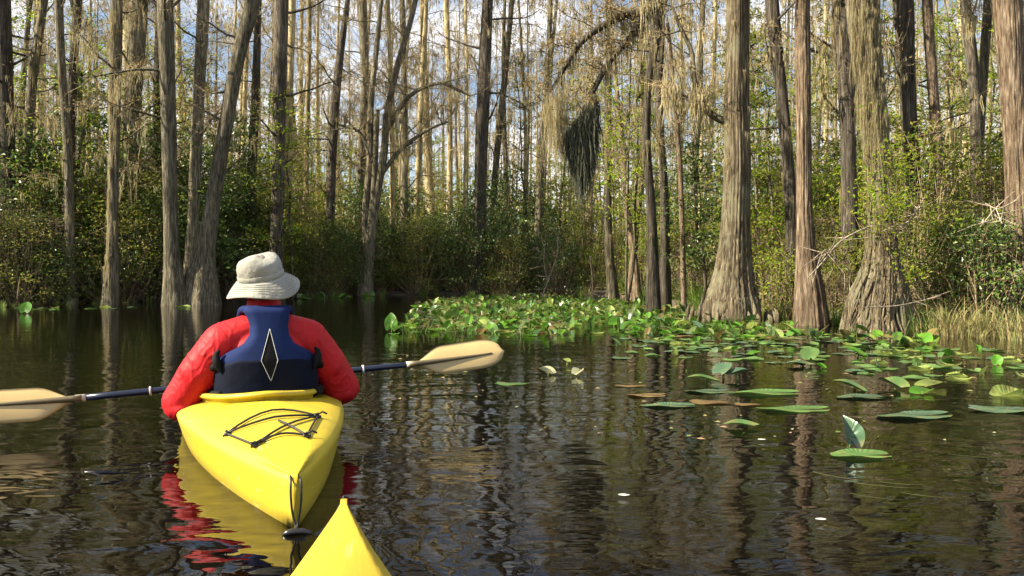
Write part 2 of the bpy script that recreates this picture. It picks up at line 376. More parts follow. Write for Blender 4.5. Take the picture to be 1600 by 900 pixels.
# ------------------------------------------------------------------ mesh helpers
class G:
    """collects vertices, quads and triangles for ONE mesh object"""
    def __init__(s):
        s.v = []; s.q = []; s.t = []; s.n = 0
    def add(s, v, q=None, t=None):
        v = np.asarray(v, float).reshape(-1, 3)
        if q is not None and len(q): s.q.append(np.asarray(q, int).reshape(-1, 4) + s.n)
        if t is not None and len(t): s.t.append(np.asarray(t, int).reshape(-1, 3) + s.n)
        s.v.append(v); s.n += len(v)
    def mesh(s, name, mat, smooth=True):
        me = bpy.data.meshes.new(name)
        v = np.concatenate(s.v) if s.v else np.zeros((0, 3))
        q = np.concatenate(s.q) if s.q else np.zeros((0, 4), int)
        t = np.concatenate(s.t) if s.t else np.zeros((0, 3), int)
        me.vertices.add(len(v)); me.vertices.foreach_set('co', v.astype(np.float32).ravel())
        nl = len(q) * 4 + len(t) * 3
        me.loops.add(nl); me.loops.foreach_set('vertex_index', np.concatenate([q.ravel(), t.ravel()]).astype(np.int32))
        me.polygons.add(len(q) + len(t))
        ls = np.concatenate([np.arange(len(q)) * 4, len(q) * 4 + np.arange(len(t)) * 3]).astype(np.int32)
        me.polygons.foreach_set('loop_start', ls)
        me.polygons.foreach_set('use_smooth', np.full(len(q) + len(t), smooth, bool))
        me.update(calc_edges=True)
        me.validate()
        me.materials.append(mat)
        return me
    def obj(s, name, mat, parent=None, smooth=True):
        o = bpy.data.objects.new(name, s.mesh(name, mat, smooth))
        COL.objects.link(o)
        if parent: o.parent = parent
        return o

def tag(o, label=None, cat=None, group=None, kind=None):
    if label: o['label'] = label
    if cat: o['category'] = cat
    if group: o['group'] = group
    if kind: o['kind'] = kind
    return o
def empty(name, loc=(0, 0, 0), rz=0):
    o = bpy.data.objects.new(name, None); COL.objects.link(o)
    o.location = loc; o.rotation_euler = (0, 0, rz); o.empty_display_size = 0.1
    return o
KIDS = {}
def copy_tree(root, loc, rz=0, scale=1.0, label=None, cat=None, group=None):
    r = root.copy(); COL.objects.link(r)
    r.location = loc; r.rotation_euler = (0, 0, rz)
    r.scale = (scale, scale, scale) if isinstance(scale, (int, float)) else scale
    if label: r['label'] = label
    if group: r['group'] = group
    for ch in KIDS.get(root.name, []):
        c = ch.copy(); COL.objects.link(c); c.parent = r
    return r
def place(proto, first_used, *a, **k):
    """use the prototype itself the first time, then copies"""
    if proto.name not in first_used:
        first_used.add(proto.name)
        loc, rz, sc = a[0], a[1], a[2]
        proto.location = loc; proto.rotation_euler = (0, 0, rz); proto.scale = (sc, sc, sc) if isinstance(sc, (int, float)) else sc
        if k.get('label'): proto['label'] = k['label']
        if k.get('group'): proto['group'] = k['group']
        return proto
    return copy_tree(proto, *a, **k)

def tube(g, pts, rad, n=8, cap=True, squash=None):
    pts = np.asarray([tuple(p) for p in pts], float); k = len(pts)
    rad = np.full(k, rad, float) if np.isscalar(rad) else np.asarray(rad, float)
    tan = np.gradient(pts, axis=0); tan /= np.linalg.norm(tan, axis=1)[:, None] + 1e-9
    ref = np.array([1.0, 0, 0]) if abs(tan[0][0]) < 0.8 else np.array([0, 1.0, 0])
    ang = np.linspace(0, 2 * np.pi, n, endpoint=False)
    V = np.zeros((k, n, 3))
    for i in range(k):
        nx = ref - tan[i] * ref.dot(tan[i]); nx /= np.linalg.norm(nx) + 1e-9
        ny = np.cross(tan[i], nx); ref = nx
        V[i] = pts[i] + rad[i] * (np.cos(ang)[:, None] * nx + np.sin(ang)[:, None] * ny)
    i, j = np.meshgrid(np.arange(k - 1), np.arange(n), indexing='ij')
    jn = (j + 1) % n
    q = np.stack([i * n + j, i * n + jn, (i + 1) * n + jn, (i + 1) * n + j], -1).reshape(-1, 4)
    V = V.reshape(-1, 3)
    t = []
    if cap:
        V = np.vstack([V, pts[0], pts[-1]])
        a, b_ = len(V) - 2, len(V) - 1
        for j in range(n):
            t.append((a, (j + 1) % n, j)); t.append((b_, (k - 1) * n + j, (k - 1) * n + (j + 1) % n))
    g.add(V, q, t)

def sticks(g, p0, p1, r0, r1):
    """many straight three-sided twigs at once"""
    p0 = np.asarray(p0, float).reshape(-1, 3); p1 = np.asarray(p1, float).reshape(-1, 3)
    if not len(p0): return
    k = len(p0); d = p1 - p0; d /= np.linalg.norm(d, axis=1)[:, None] + 1e-9
    ref = np.where(np.abs(d[:, 2:3]) < 0.9, np.array([[0, 0, 1.0]]), np.array([[1.0, 0, 0]]))
    a = np.cross(d, ref); a /= np.linalg.norm(a, axis=1)[:, None] + 1e-9
    b_ = np.cross(d, a)
    r0 = np.broadcast_to(np.asarray(r0, float).reshape(-1, 1), (k, 1)); r1 = np.broadcast_to(np.asarray(r1, float).reshape(-1, 1), (k, 1))
    V = np.zeros((k, 6, 3))
    for j, th in enumerate((0, 2.094, 4.189)):
        off = math.cos(th) * a + math.sin(th) * b_
        V[:, j] = p0 + r0 * off; V[:, 3 + j] = p1 + r1 * off
    base = (np.arange(k) * 6)[:, None]
    q = np.concatenate([base + np.array([[0, 1, 4, 3]]), base + np.array([[1, 2, 5, 4]]), base + np.array([[2, 0, 3, 5]])])
    g.add(V.reshape(-1, 3), q)

def leaves(g, c, size, up=0.4, aspect=0.5, droop=0.0, fold=0.18):
    c = np.asarray(c, float).reshape(-1, 3); k = len(c)
    if not k: return
    size = np.broadcast_to(np.asarray(size, float).reshape(-1, 1), (k, 1)) * rng.uniform(0.65, 1.3, (k, 1))
    a = rng.normal(size=(k, 3)); a[:, 2] = a[:, 2] * 0.6 - droop; a /= np.linalg.norm(a, axis=1)[:, None]
    nrm = rng.normal(size=(k, 3)); nrm[:, 2] += up * 3
    b_ = np.cross(nrm, a); b_ /= np.linalg.norm(b_, axis=1)[:, None] + 1e-9
    nn = np.cross(a, b_)
    V = np.zeros((k, 4, 3))
    V[:, 0] = c - a * size * 0.5
    V[:, 1] = c + b_ * size * aspect * 0.5 + nn * size * fold - a * size * .08
    V[:, 2] = c + a * size * 0.5
    V[:, 3] = c - b_ * size * aspect * 0.5 + nn * size * fold - a * size * .08
    g.add(V.reshape(-1, 3), np.arange(k * 4).reshape(-1, 4))

def strands(g, tops, length, width, segs=4, wob=0.04, taper=True):
    """hanging moss strands: narrow ribbons, gently wavering"""
    tops = np.asarray(tops, float).reshape(-1, 3); k = len(tops)
    if not k: return
    length = np.broadcast_to(np.asarray(length, float).reshape(-1, 1), (k, 1))
    th = rng.uniform(0, np.pi, k); w = np.stack([np.cos(th), np.sin(th), np.zeros(k)], 1) * width
    V = np.zeros((k, segs + 1, 2, 3)); off = np.zeros((k, 3))
    for i in range(segs + 1):
        f = i / segs
        p = tops + off; p = p.copy(); p[:, 2:3] -= length * f
        tw = (0.55 + 0.6 * math.sin(f * math.pi)) if i < segs else 0.08
        if i == 0: tw = 0.35
        V[:, i, 0] = p - w * 0.5 * tw * rng.uniform(0.6, 1.3, (k, 1)); V[:, i, 1] = p + w * 0.5 * tw * rng.uniform(0.6, 1.3, (k, 1))
        off = off + rng.normal(size=(k, 3)) * np.array([1, 1, 0]) * wob * np.minimum(1, length)
    base = (np.arange(k) * (segs + 1) * 2)[:, None]
    q = np.concatenate([base + np.array([[2 * i, 2 * i + 1, 2 * i + 3, 2 * i + 2]]) for i in range(segs)])
    g.add(V.reshape(-1, 3), q)

def moss_clump(g, p, L, n, spread, width=0.012, wob=.05):
    """a tuft hanging from p: long strands in the middle, short at the rim"""
    p = np.asarray(tuple(p), float)
    d = rng.normal(size=(n, 3)) * spread * np.array([1, 1, 0.5])
    rr = np.linalg.norm(d[:, :2], axis=1) / (spread * 2)
    ln = L * np.clip(1.05 - rr, 0.2, 1) * rng.uniform(0.45, 1.1, n)
    strands(g, p + d, ln, width, segs=3, wob=wob)

def bez(P, n):
    """smooth curve through the points (Catmull-Rom)"""
    P = [np.asarray(tuple(p), float) for p in P]
    P = [2 * P[0] - P[1]] + P + [2 * P[-1] - P[-2]]
    out = []
    for i in range(1, len(P) - 2):
        for k in range(n):
            t = k / n
            out.append(0.5 * ((2 * P[i]) + (-P[i - 1] + P[i + 1]) * t + (2 * P[i - 1] - 5 * P[i] + 4 * P[i + 1] - P[i + 2]) * t * t + (-P[i - 1] + 3 * P[i] - 3 * P[i + 1] + P[i + 2]) * t ** 3))
    out.append(P[-2])
    return np.array(out)
def bez1(vals, n):
    return bez([(v, 0, 0) for v in vals], n)[:, 0]

# ------------------------------------------------------------------ setting: water, ground
g = G()
xs = np.array([-300, -60, -20, -8, -4, 0, 4, 8, 20, 60, 300.]); ys = np.array([-200, -40, -5, 0, 2, 4, 6, 8, 12, 20, 40, 300.])
X, Y = np.meshgrid(xs, ys, indexing='ij')
V = np.stack([X, Y, np.zeros_like(X)], -1).reshape(-1, 3)
i, j = np.meshgrid(np.arange(len(xs) - 1), np.arange(len(ys) - 1), indexing='ij'); ny_ = len(ys)
g.add(V, np.stack([i * ny_ + j, (i + 1) * ny_ + j, (i + 1) * ny_ + j + 1, i * ny_ + j + 1], -1).reshape(-1, 4))
water = g.obj('water', M['water']); tag(water, kind='structure')

SX = [-300, -40, -13.2, -10.6, -7.8, -4.6, 2.0, 2.7, 3.3, 4.1, 4.9, 5.5, 6.4, 9, 40, 300]
SY = [16, 16, 16.6, 16.8, 19.3, 23.6, 24.6, 20.5, 14.2, 11.6, 10.1, 9.0, 8.4, 7.8, 5, 0]
def shore(x): return np.interp(x, SX, SY)
def ground_z(x, y):
    d = y - shore(x)
    s = np.clip((d + 0.8) / 2.2, 0, 1); s = s * s * (3 - 2 * s)
    return -0.5 + 0.62 * s + 0.05 * np.sin(x * 1.7 + y * 0.6) * np.cos(y * 1.3 - x * .4) * s + np.clip(d - 30, 0, 80) * 0.004
def axis(lo, hi, fine_lo, fine_hi, st):
    a = list(np.arange(fine_lo, fine_hi, st)); b1 = list(np.linspace(lo, fine_lo, 14)[:-1]); b2 = list(np.linspace(fine_hi, hi, 14))
    return np.array(b1 + a + b2)
xs = axis(-300, 300, -20, 20, 0.4); ys = axis(-150, 300, 4, 40, 0.4)
X, Y = np.meshgrid(xs, ys, indexing='ij'); Z = ground_z(X, Y) + rng.normal(size=X.shape) * 0.012
g = G(); i, j = np.meshgrid(np.arange(len(xs) - 1), np.arange(len(ys) - 1), indexing='ij'); ny_ = len(ys)
g.add(np.stack([X, Y, Z], -1).reshape(-1, 3), np.stack([i * ny_ + j, (i + 1) * ny_ + j, (i + 1) * ny_ + j + 1, i * ny_ + j + 1], -1).reshape(-1, 4))
ground = g.obj('ground', M['mud']); tag(ground, kind='structure')
def gz(x, y): return max(-0.15, float(ground_z(np.array(x), np.array(y))))

# ------------------------------------------------------------------ trees
def trunk_mesh(g, path, rad, n=24, flute=0.0, flute_h=1.2, lobes=7, rough=0.03, seed=0):
    """trunk along path; radius per point; buttress lobes near the base"""
    rg = np.random.default_rng(seed)
    path = np.asarray([tuple(p) for p in path], float); k = len(path)
    ang = np.linspace(0, 2 * np.pi, n, endpoint=False)
    ph = rg.uniform(0, 6.28, 6)
    z0 = path[0][2]
    V = np.zeros((k, n, 3))
    high = rg.normal(size=n) * rough
    high2 = rg.normal(size=n) * rough
    for i in range(k):
        h = path[i][2] - z0
        f = flute * math.exp(-max(0, h) / flute_h)
        lob = (0.5 * np.cos(lobes * ang + ph[0] + 0.5 * np.sin(2 * ang + ph[1])) + 0.3 * np.cos((lobes + 4) * ang + ph[2]) + 0.25 * np.cos(3 * ang + ph[3]))
        blend = 0.5 + 0.5 * math.sin(h * 1.1 + ph[4])
        r = rad[i] * (1 + f * lob + high * blend + high2 * (1 - blend) + 0.5 * rough * rg.normal(size=n) * 0.6)
        V[i, :, 0] = path[i][0] + r * np.cos(ang); V[i, :, 1] = path[i][1] + r * np.sin(ang); V[i, :, 2] = path[i][2]
    i, j = np.meshgrid(np.arange(k - 1), np.arange(n), indexing='ij'); jn = (j + 1) % n
    g.add(V.reshape(-1, 3), np.stack([i * n + j, i * n + jn, (i + 1) * n + jn, (i + 1) * n + j], -1).reshape(-1, 4))

def branch(gl, gt, gm, gn, start, az, el, L, r, sub=4, twigs=7, moss=0.3, mossL=0.5, needle=0, width=0.012, lime=None):
    """one limb: tube gl, twigs gt, moss gm, foliage gn"""
    d = np.array([math.cos(az) * math.cos(el), math.sin(az) * math.cos(el), math.sin(el)])
    pts = [np.array(start, float)]
    k = 6
    for i in range(k):
        d = d + rng.normal(size=3) * 0.16 + np.array([0, 0, 0.04]); d /= np.linalg.norm(d)
        pts.append(pts[-1] + d * L / k)
    pts = np.array(pts)
    tube(gl, pts, np.linspace(r, r * 0.25, k + 1), n=5, cap=False)
    P0, P1, R0 = [], [], []
    for s in range(sub):
        f = 0.25 + 0.75 * (s + random.random()) / sub
        i = min(k - 1, int(f * k)); q0 = pts[i] + (pts[i + 1] - pts[i]) * (f * k - i if i < k - 1 else random.random())
        dd = (pts[i + 1] - pts[i]); dd /= np.linalg.norm(dd)
        dd = dd + rng.normal(size=3) * 0.7; dd[2] += 0.1; dd /= np.linalg.norm(dd)
        l2 = L * random.uniform(0.2, 0.45); q = q0.copy(); cur = dd
        for m_ in range(3):
            nq = q + cur * l2 / 3; P0.append(q); P1.append(nq); R0.append(r * 0.32 * (1 - m_ * 0.25)); 
            tw = max(1, twigs // 3)
            t0 = q + (nq - q) * rng.uniform(0, 1, (tw, 1))
            td = cur + rng.normal(size=(tw, 3)) * 0.8; td /= np.linalg.norm(td, axis=1)[:, None]
            tl = rng.uniform(0.12, 0.42, (tw, 1)) * min(1.2, L * 0.6)
            t1 = t0 + td * tl
            sticks(gt, t0, t1, 0.0055, 0.002)
            t2 = t1 + (td + rng.normal(size=(tw, 3)) * 0.6) * tl * 0.6
            sticks(gt, t1, t2, 0.003, 0.0015)
            if needle and gn is not None:
                for e in (t1, t2):
                    c = np.repeat(e, needle, 0) + rng.normal(size=(tw * needle, 3)) * 0.07
                    leaves(gn, c, 0.055, up=0.1, aspect=0.4, droop=0.3)
            if random.random() < moss * 0.5:
                moss_clump(gm, t1[0], mossL * random.uniform(.3, .8), 7, 0.03, width)
            q = nq; cur = cur + rng.normal(size=3) * 0.3; cur /= np.linalg.norm(cur)
        if random.random() < moss:
            moss_clump(gm, q0, mossL * random.uniform(0.5, 1.3), 14, 0.06, width)
    sticks(gt, P0, P1, np.array(R0), np.array(R0) * 0.75)
    return pts

def finish_tree(root, gl, gt, gm, gn, bark, twig='twig', moss='moss', foliage='needle'):
    kids = [gl.obj('trunk', M[bark], root)]
    if gt.n: kids.append(gt.obj('twigs', M[twig], root))
    if gm.n: kids.append(gm.obj('hanging_moss', M[moss], root))
    if gn is not None and gn.n: kids.append(gn.obj('foliage', M[foliage], root))
    KIDS[root.name] = kids
    return root

def slim_cypress(H, r0, bark, lean=0.03, first=3.0, nb=34, moss=0.4, needle=1, seed=0, mossL=0.6, bl=2.2):
    root = empty('cypress_tree')
    gl, gt, gm, gn = G(), G(), G(), G()
    k = 26
    la = random.uniform(0, 6.28); px = py = 0; path = []; rad = []
    w1, w2 = random.uniform(0.3, 0.8), random.uniform(0, 6)
    for i in range(k):
        f = (i / (k - 1)) ** 1.3; h = -0.4 + (H + 0.4) * f
        path.append((math.cos(la) * lean * h + 0.12 * math.sin(h * w1 * .6 + w2) - 0.12 * math.sin(w2), math.sin(la) * lean * h + 0.10 * math.cos(h * w1 * .5 + w2) - 0.1 * math.cos(w2), h))
        rad.append(r0 * (1 - 0.82 * f) + r0 * 1.3 * math.exp(-max(0, h) / 0.55))
    trunk_mesh(gl, path, rad, n=12, flute=0.35, lobes=5, seed=seed)
    P = np.array(path)
    for b_ in range(nb):
        h = first + (H - first) * ((b_ + random.random()) / nb) ** 0.85
        x = np.interp(h, P[:, 2], P[:, 0]); y = np.interp(h, P[:, 2], P[:, 1]); f = h / H
        L = bl * (0.35 + 0.9 * math.sin(min(1, f * 1.1) * math.pi * 0.8)) * random.uniform(0.4, 1.1)
        branch(gl, gt, gm, gn, (x, y, h), random.uniform(0, 6.28), random.uniform(0.0, 0.9), L, r0 * 0.16 * (1.2 - f), sub=4, twigs=5, moss=moss, mossL=mossL, needle=needle, width=0.02)
    # moss tufts clinging to the trunk
    for _ in range(int(moss * 16)):
        h = random.uniform(2, H * 0.8); a = random.uniform(0, 6.28)
        x = np.interp(h, P[:, 2], P[:, 0]) + math.cos(a) * r0 * 0.8; y = np.interp(h, P[:, 2], P[:, 1]) + math.sin(a) * r0 * 0.8
        moss_clump(gm, (x, y, h), mossL * 1.2, 16, 0.05, 0.018)
    return finish_tree(root, gl, gt, gm, gn, bark)

used = set()
protos = []
for q in range(9):
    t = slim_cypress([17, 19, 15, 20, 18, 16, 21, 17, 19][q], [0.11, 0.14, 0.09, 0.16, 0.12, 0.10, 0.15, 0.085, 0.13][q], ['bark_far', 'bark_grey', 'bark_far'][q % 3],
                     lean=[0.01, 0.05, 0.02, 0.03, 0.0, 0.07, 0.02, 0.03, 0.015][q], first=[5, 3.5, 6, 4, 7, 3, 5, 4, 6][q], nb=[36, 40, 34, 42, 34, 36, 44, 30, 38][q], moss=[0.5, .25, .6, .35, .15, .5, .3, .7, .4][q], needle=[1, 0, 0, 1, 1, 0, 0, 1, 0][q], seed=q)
    tag(t, 'x', 'tree')
    protos.append(t)

# ---- the trees one can name, each read off its own distance
def key_tree(pts, Y, label, bark='bark_grey', H=14.0, flute=0.0, flute_h=0.8, lobes=7, n=20, nb=18, moss=0.3, mossL=0.6, cloak=0, first=None, lobes_r=0.03, needle=1, dy=0.0, category='tree', group=None, twig='twig', bl=1.8, extra=None, name='cypress_tree', cloakL=0.8):
    """pts: (u, v, width px) from the top down at distance Y"""
    P = [at(u, v, Y) for u, v, w in pts][::-1]; W = [w / F * Y * 0.5 * (.86 if lobes_r > .04 else .95) for u, v, w in pts][::-1]
    base = P[0].copy(); base.z = 0
    P[0].z = -0.45
    # continue above what the photograph shows
    top = P[-1]; d = (P[-1] - P[-2]); d = d / max(0.1, abs(d.z)); zt = top.z
    while zt < H:
        step = min(2.2, H - zt + 0.01); zt += step
        P.append(P[-1] + Vector((d.x * step * 0.7 + random.uniform(-.06, .06), random.uniform(-.08, .08), step)))
        W.append(max(0.015, W[-1] * (1 - 0.75 * step / max(2, H - top.z + 2))))
    C = bez(P, 7); Wd = bez1(W, 7)
    C[:, 1] += dy * np.clip(C[:, 2], 0, 20)
    C = C - np.array(tuple(base))
    root = empty(name, base)
    gl, gt, gm, gn = G(), G(), G(), G()
    trunk_mesh(gl, C, Wd, n=n, flute=flute, flute_h=flute_h, lobes=lobes, rough=lobes_r, seed=int(pts[0][0]))
    f0 = first if first is not None else 2.5
    for b_ in range(nb):
        h = f0 + (H - f0) * ((b_ + random.random()) / nb)
        i = int(np.argmin(abs(C[:, 2] - h)))
        branch(gl, gt, gm, gn, C[i], random.uniform(0, 6.28), random.uniform(-0.1, 0.9), bl * random.uniform(0.4, 1.1), max(0.012, Wd[i] * 0.22), sub=4, twigs=8, moss=min(.9, moss * 1.2 + .05), mossL=mossL, needle=needle)
    if cloak:
        for _ in range(cloak):
            h = random.uniform(0.8, min(H, 7)); i = int(np.argmin(abs(C[:, 2] - h))); a = random.uniform(2.2, 5.6)
            p = C[i] + np.array([math.cos(a), math.sin(a), 0]) * Wd[i] * 1.0
            moss_clump(gm, p, cloakL * random.uniform(.5, 1.2), 50, 0.018, 0.0045, .02)
    if extra: extra(gl, gt, gm, gn, C, Wd, base)
    finish_tree(root, gl, gt, gm, gn, bark, twig=twig)
    tag(root, label, category, group)
    return root

K = key_tree
# left bank
K([(4, 0, 24), (10, 200, 24), (14, 470, 34)], 19, 'mossy trunk at the far left edge of the picture behind the bushes', 'bark_dark', moss=.7, cloak=14, nb=24)
K([(70, -10, 12), (52, 120, 14), (38, 300, 14), (30, 474, 22)], 19.5, 'thin trunk leaning right beside the leftmost mossy trunk', 'bark_grey', moss=.8, cloak=10)
K([(92, 0, 13), (97, 120, 13), (106, 240, 14), (110, 400, 15), (112, 476, 24)], 18, 'slim trunk with a bend on the left bank, the closer one of a crossing pair', 'bark_grey', moss=.5, cloak=8, flute=.2)
K([(122, 0, 13), (114, 120, 14), (109, 260, 14), (96, 476, 22)], 18.8, 'slim dark trunk on the left bank crossing behind the bent one', 'bark_dark', moss=.4)
K([(182, 0, 18), (180, 130, 17), (178, 260, 16), (176, 380, 17), (172, 478, 32)], 17.4, 'trunk wrapped in grey hanging moss on the left bank', 'bark_grey', moss=.9, cloak=40, flute=.25, cloakL=1.3, mossL=1.0)
K([(216, 0, 30), (208, 150, 28), (204, 300, 28), (200, 470, 40)], 21, 'thick grey trunk fading into bushes right of the moss wrapped trunk', 'bark_grey', moss=.3, flute=.2)
K([(250, 20, 14), (246, 200, 15), (243, 470, 20)], 22, 'thin dark trunk just left of the straight smooth front trunk', 'bark_dark', moss=.3)
K([(258, 0, 25), (262, 130, 24), (265, 260, 23), (268, 380, 24), (272, 440, 34), (276, 482, 50)], 16.9, 'straight grey front trunk standing at the water on the left bank', 'bark_grey', flute=.3, moss=.12, H=15, n=28)
K([(318, 0, 20), (312, 120, 19), (306, 250, 19), (300, 380, 20), (294, 468, 36)], 19, 'tall grey trunk behind the base of the strongly leaning tree', 'bark_grey', flute=.2, moss=.2)
K([(396, 0, 24), (372, 90, 23), (350, 210, 23), (332, 320, 25), (320, 400, 34), (314, 440, 54), (312, 480, 78)], 17.2, 'strongly leaning cypress with a swollen fluted base on the left bank', 'bark_grey', flute=.32, lobes=6, moss=.12, H=14, n=30)
K([(404, 0, 10), (399, 150, 14), (392, 300, 15), (388, 470, 22)], 22, 'slender trunk directly behind the hat of the paddler', 'bark_dark', moss=.2)
K([(440, 0, 22), (437, 150, 21), (434, 300, 20), (431, 400, 22), (430, 470, 36)], 20.5, 'straight sturdy trunk rising right above the hat', 'bark_dark', flute=.2, moss=.1)
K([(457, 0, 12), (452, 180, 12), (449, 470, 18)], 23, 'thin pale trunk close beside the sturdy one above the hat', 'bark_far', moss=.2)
K([(543, 0, 8), (531, 90, 13), (521, 200, 15), (516, 330, 16), (512, 462, 26)], 24, 'dark slightly curved trunk in the gap right of the hat', 'bark_dark', flute=.15, moss=.15)
K([(483, 60, 8), (479, 240, 8), (474, 465, 14)], 25, 'very thin pole trunk between the curved dark trunk and the hat', 'bark_far', moss=.2)
K([(566, 0, 13), (570, 120, 13), (564, 250, 12), (560, 465, 20)], 26, 'straight thin trunk behind the forked tree', 'bark_grey', moss=.2)

def forked(gl, gt, gm, gn, C, Wd, base):
    Y = 24.0
    for st in ([(576, 400, 14), (588, 310, 13), (600, 240, 12), (606, 170, 11), (622, 100, 10), (645, 20, 8), (660, -60, 6)],
               [(574, 410, 13), (571, 330, 11), (578, 250, 10), (580, 160, 9), (590, 60, 8), (600, -40, 5)],
               [(604, 205, 8), (640, 150, 7), (690, 130, 5), (735, 150, 3)],
               [(594, 275, 8), (625, 235, 7), (665, 205, 5), (700, 190, 3)],
               [(578, 240, 7), (560, 205, 5), (530, 195, 3)]):
        P = [at(u, v, Y) - Vector(base) for u, v, w in st]
        c = bez(P, 4); w = bez1([w / F * Y * .5 for u, v, w in st], 4)
        tube(gl, c, np.maximum(w, .01), n=8, cap=False)
        for q in range(8):
            i = random.randrange(len(c) // 3, len(c)); branch(gl, gt, gm, gn, c[i], random.uniform(0, 6.28), random.uniform(-.1, .9), random.uniform(.8, 2), .02, sub=4, twigs=9, moss=.5, mossL=.9)
K([(584, 300, 12), (578, 380, 18), (572, 430, 24), (570, 468, 36)], 24, 'forked tree with several curved stems and reaching limbs in the middle', 'bark_grey', flute=.2, moss=.3, H=5.5, nb=2, first=3.5, extra=forked)
K([(628, 0, 9), (632, 180, 10), (630, 465, 14)], 27, 'thin straight trunk just right of the forked tree', 'bark_grey', moss=.4)
K([(660, 120, 9), (652, 300, 10), (648, 465, 14)], 29, 'thin trunk half hidden behind the middle bushes', 'bark_far', moss=.3)
K([(697, 0, 9), (703, 200, 9), (700, 465, 13)], 30, 'thin pale trunk left of the tall middle cypress', 'bark_far', moss=.3)
K([(762, 0, 18), (757, 110, 21), (752, 230, 21), (750, 350, 20), (749, 420, 26), (748, 464, 40)], 25.2, 'tall thick dark cypress in the middle of the far bank', 'bark_dark', flute=.25, moss=.35, H=17, nb=34, first=5)
K([(800, 0, 8), (786, 150, 10), (772, 300, 11), (768, 465, 15)], 28, 'leaning thin trunk crossing right of the middle cypress', 'bark_grey', moss=.5)
K([(858, 60, 9), (846, 250, 11), (836, 463, 16)], 27, 'thin leaning trunk left of the big dark moss beard', 'bark_grey', moss=.5)

# middle right
K([(952, 0, 11), (951, 130, 11), (949, 260, 12), (951, 380, 14), (956, 440, 18), (957, 474, 32)], 18.5, 'slim pole trunk standing behind the lily leaves right of the moss beard', 'bark_grey', flute=.2, moss=.6, cloak=6, nb=14)
K([(968, 190, 8), (974, 240, 11), (980, 330, 11), (990, 400, 12), (1000, 468, 20)], 17.5, 'bent brown trunk just right of the slim pole', 'bark_red', moss=.3, H=6)
K([(1003, 60, 10), (1004, 250, 11), (996, 330, 11), (990, 400, 12), (984, 468, 20)], 17.8, 'brown trunk that crosses the bent trunk near its foot', 'bark_red', moss=.4, H=9)

def beard_limb(gl, gt, gm, gn, C, Wd, base):
    Y = 12.5
    pts = [(1022, 6, 26), (1012, 14, 20), (990, 20, 16), (965, 28, 13), (930, 48, 11), (905, 70, 9), (880, 110, 7), (862, 140, 5)]
    pts2 = [(1012, 20, 14), (1000, 40, 12), (975, 70, 10), (950, 100, 9), (928, 140, 8), (912, 172, 6), (903, 200, 5)]
    for st, dyy in ((pts, 0), (pts2, 0)):
        P = [at(u, v, Y) - Vector(base) for u, v, w in st]
        c = bez(P, 5); w = bez1([w / F * Y * .5 for u, v, w in st], 5)
        tube(gl, c, np.maximum(w, .006), n=8, cap=False)
        for q in range(16):
            i = random.randrange(4, len(c)); branch(gl, gt, gm, gn, c[i], random.uniform(2.2, 4.2), random.uniform(-.7, .2), random.uniform(.25, .6), .009, sub=3, twigs=6, moss=.25, mossL=.35, needle=1)
        for q in range(46):
            i = random.randrange(3, len(c)); moss_clump(gm, c[i], random.uniform(.2, .75), 16, .04, .008)
K([(1030, -20, 26), (1024, 60, 17), (1014, 130, 14), (1010, 220, 14), (1018, 340, 16), (1022, 468, 28)], 13.6, 'twisting trunk with the long drooping limb that carries the dark moss beard', 'bark_dark', flute=.2, moss=.5, mossL=.9, cloak=18, H=10, extra=beard_limb, nb=12, first=4.2)
K([(1034, 20, 12), (1030, 160, 12), (1038, 300, 13), (1040, 468, 22)], 15, 'upright trunk just right of the twisting trunk', 'bark_dark', flute=.2, moss=.6, cloak=10)
K([(1048, 90, 7), (1062, 250, 8), (1070, 474, 10)], 14, 'thin red brown sapling trunk left of the big flared cypress', 'bark_red', moss=.1, H=5, nb=6)
K([(1098, 0, 9), (1092, 150, 10), (1085, 300, 10), (1082, 470, 14)], 19, 'thin trunk half seen in the thicket left of the flared cypress', 'bark_grey', moss=.6, cloak=6)

def dark_arm(gl, gt, gm, gn, C, Wd, base):
    Y = 11.9
    for st in ([(1136, 190, 14), (1120, 184, 12), (1105, 172, 11), (1092, 150, 10), (1084, 120, 9), (1080, 80, 8), (1062, 40, 6), (1050, 10, 4)],
               [(1108, 174, 8), (1085, 160, 5), (1062, 146, 4), (1040, 150, 3)]):
        P = [at(u, v, Y) - Vector(base) for u, v, w in st]; c = bez(P, 5); w = bez1([w / F * Y * .5 for u, v, w in st], 5)
        tube(gl, c, np.maximum(w, .006), n=8, cap=False)
        for q in range(12):
            i = random.randrange(5, len(c)); branch(gl, gt, gm, gn, c[i], random.uniform(0, 6.28), random.uniform(-.4, .8), random.uniform(.3, .8), .012, sub=3, twigs=6, moss=.5, mossL=.6)
    for q in range(34):   # broken bark and knees at the foot, mostly on its two sides
        a = random.choice([random.gauss(3.35, .25), random.gauss(6.0, .3), random.uniform(3.2, 6.2)]); r = .50 + random.random() * .16; h = random.uniform(.05, .32) * random.random() + .05
        tube(gl, [(math.cos(a) * r, math.sin(a) * r, -.08), (math.cos(a) * r * .98, math.sin(a) * r * .98, h * .6), (math.cos(a) * r * .93, math.sin(a) * r * .93 + .01, h)], [random.uniform(.025, .05), .03, .006], n=6)
K([(1153, 0, 39), (1152, 90, 40), (1151, 170, 43), (1152, 260, 45), (1150, 330, 47), (1148, 380, 54), (1146, 420, 66), (1144, 455, 84), (1143, 480, 100), (1142, 502, 118)], 11.6, 'big cypress with a wide flared fluted base at the edge of the lily leaves', 'bark_big', flute=.20, flute_h=.5, lobes=9, lobes_r=.05, moss=.3, H=15, n=110, nb=16, first=4.3, cloak=26, extra=dark_arm, cloakL=.4)
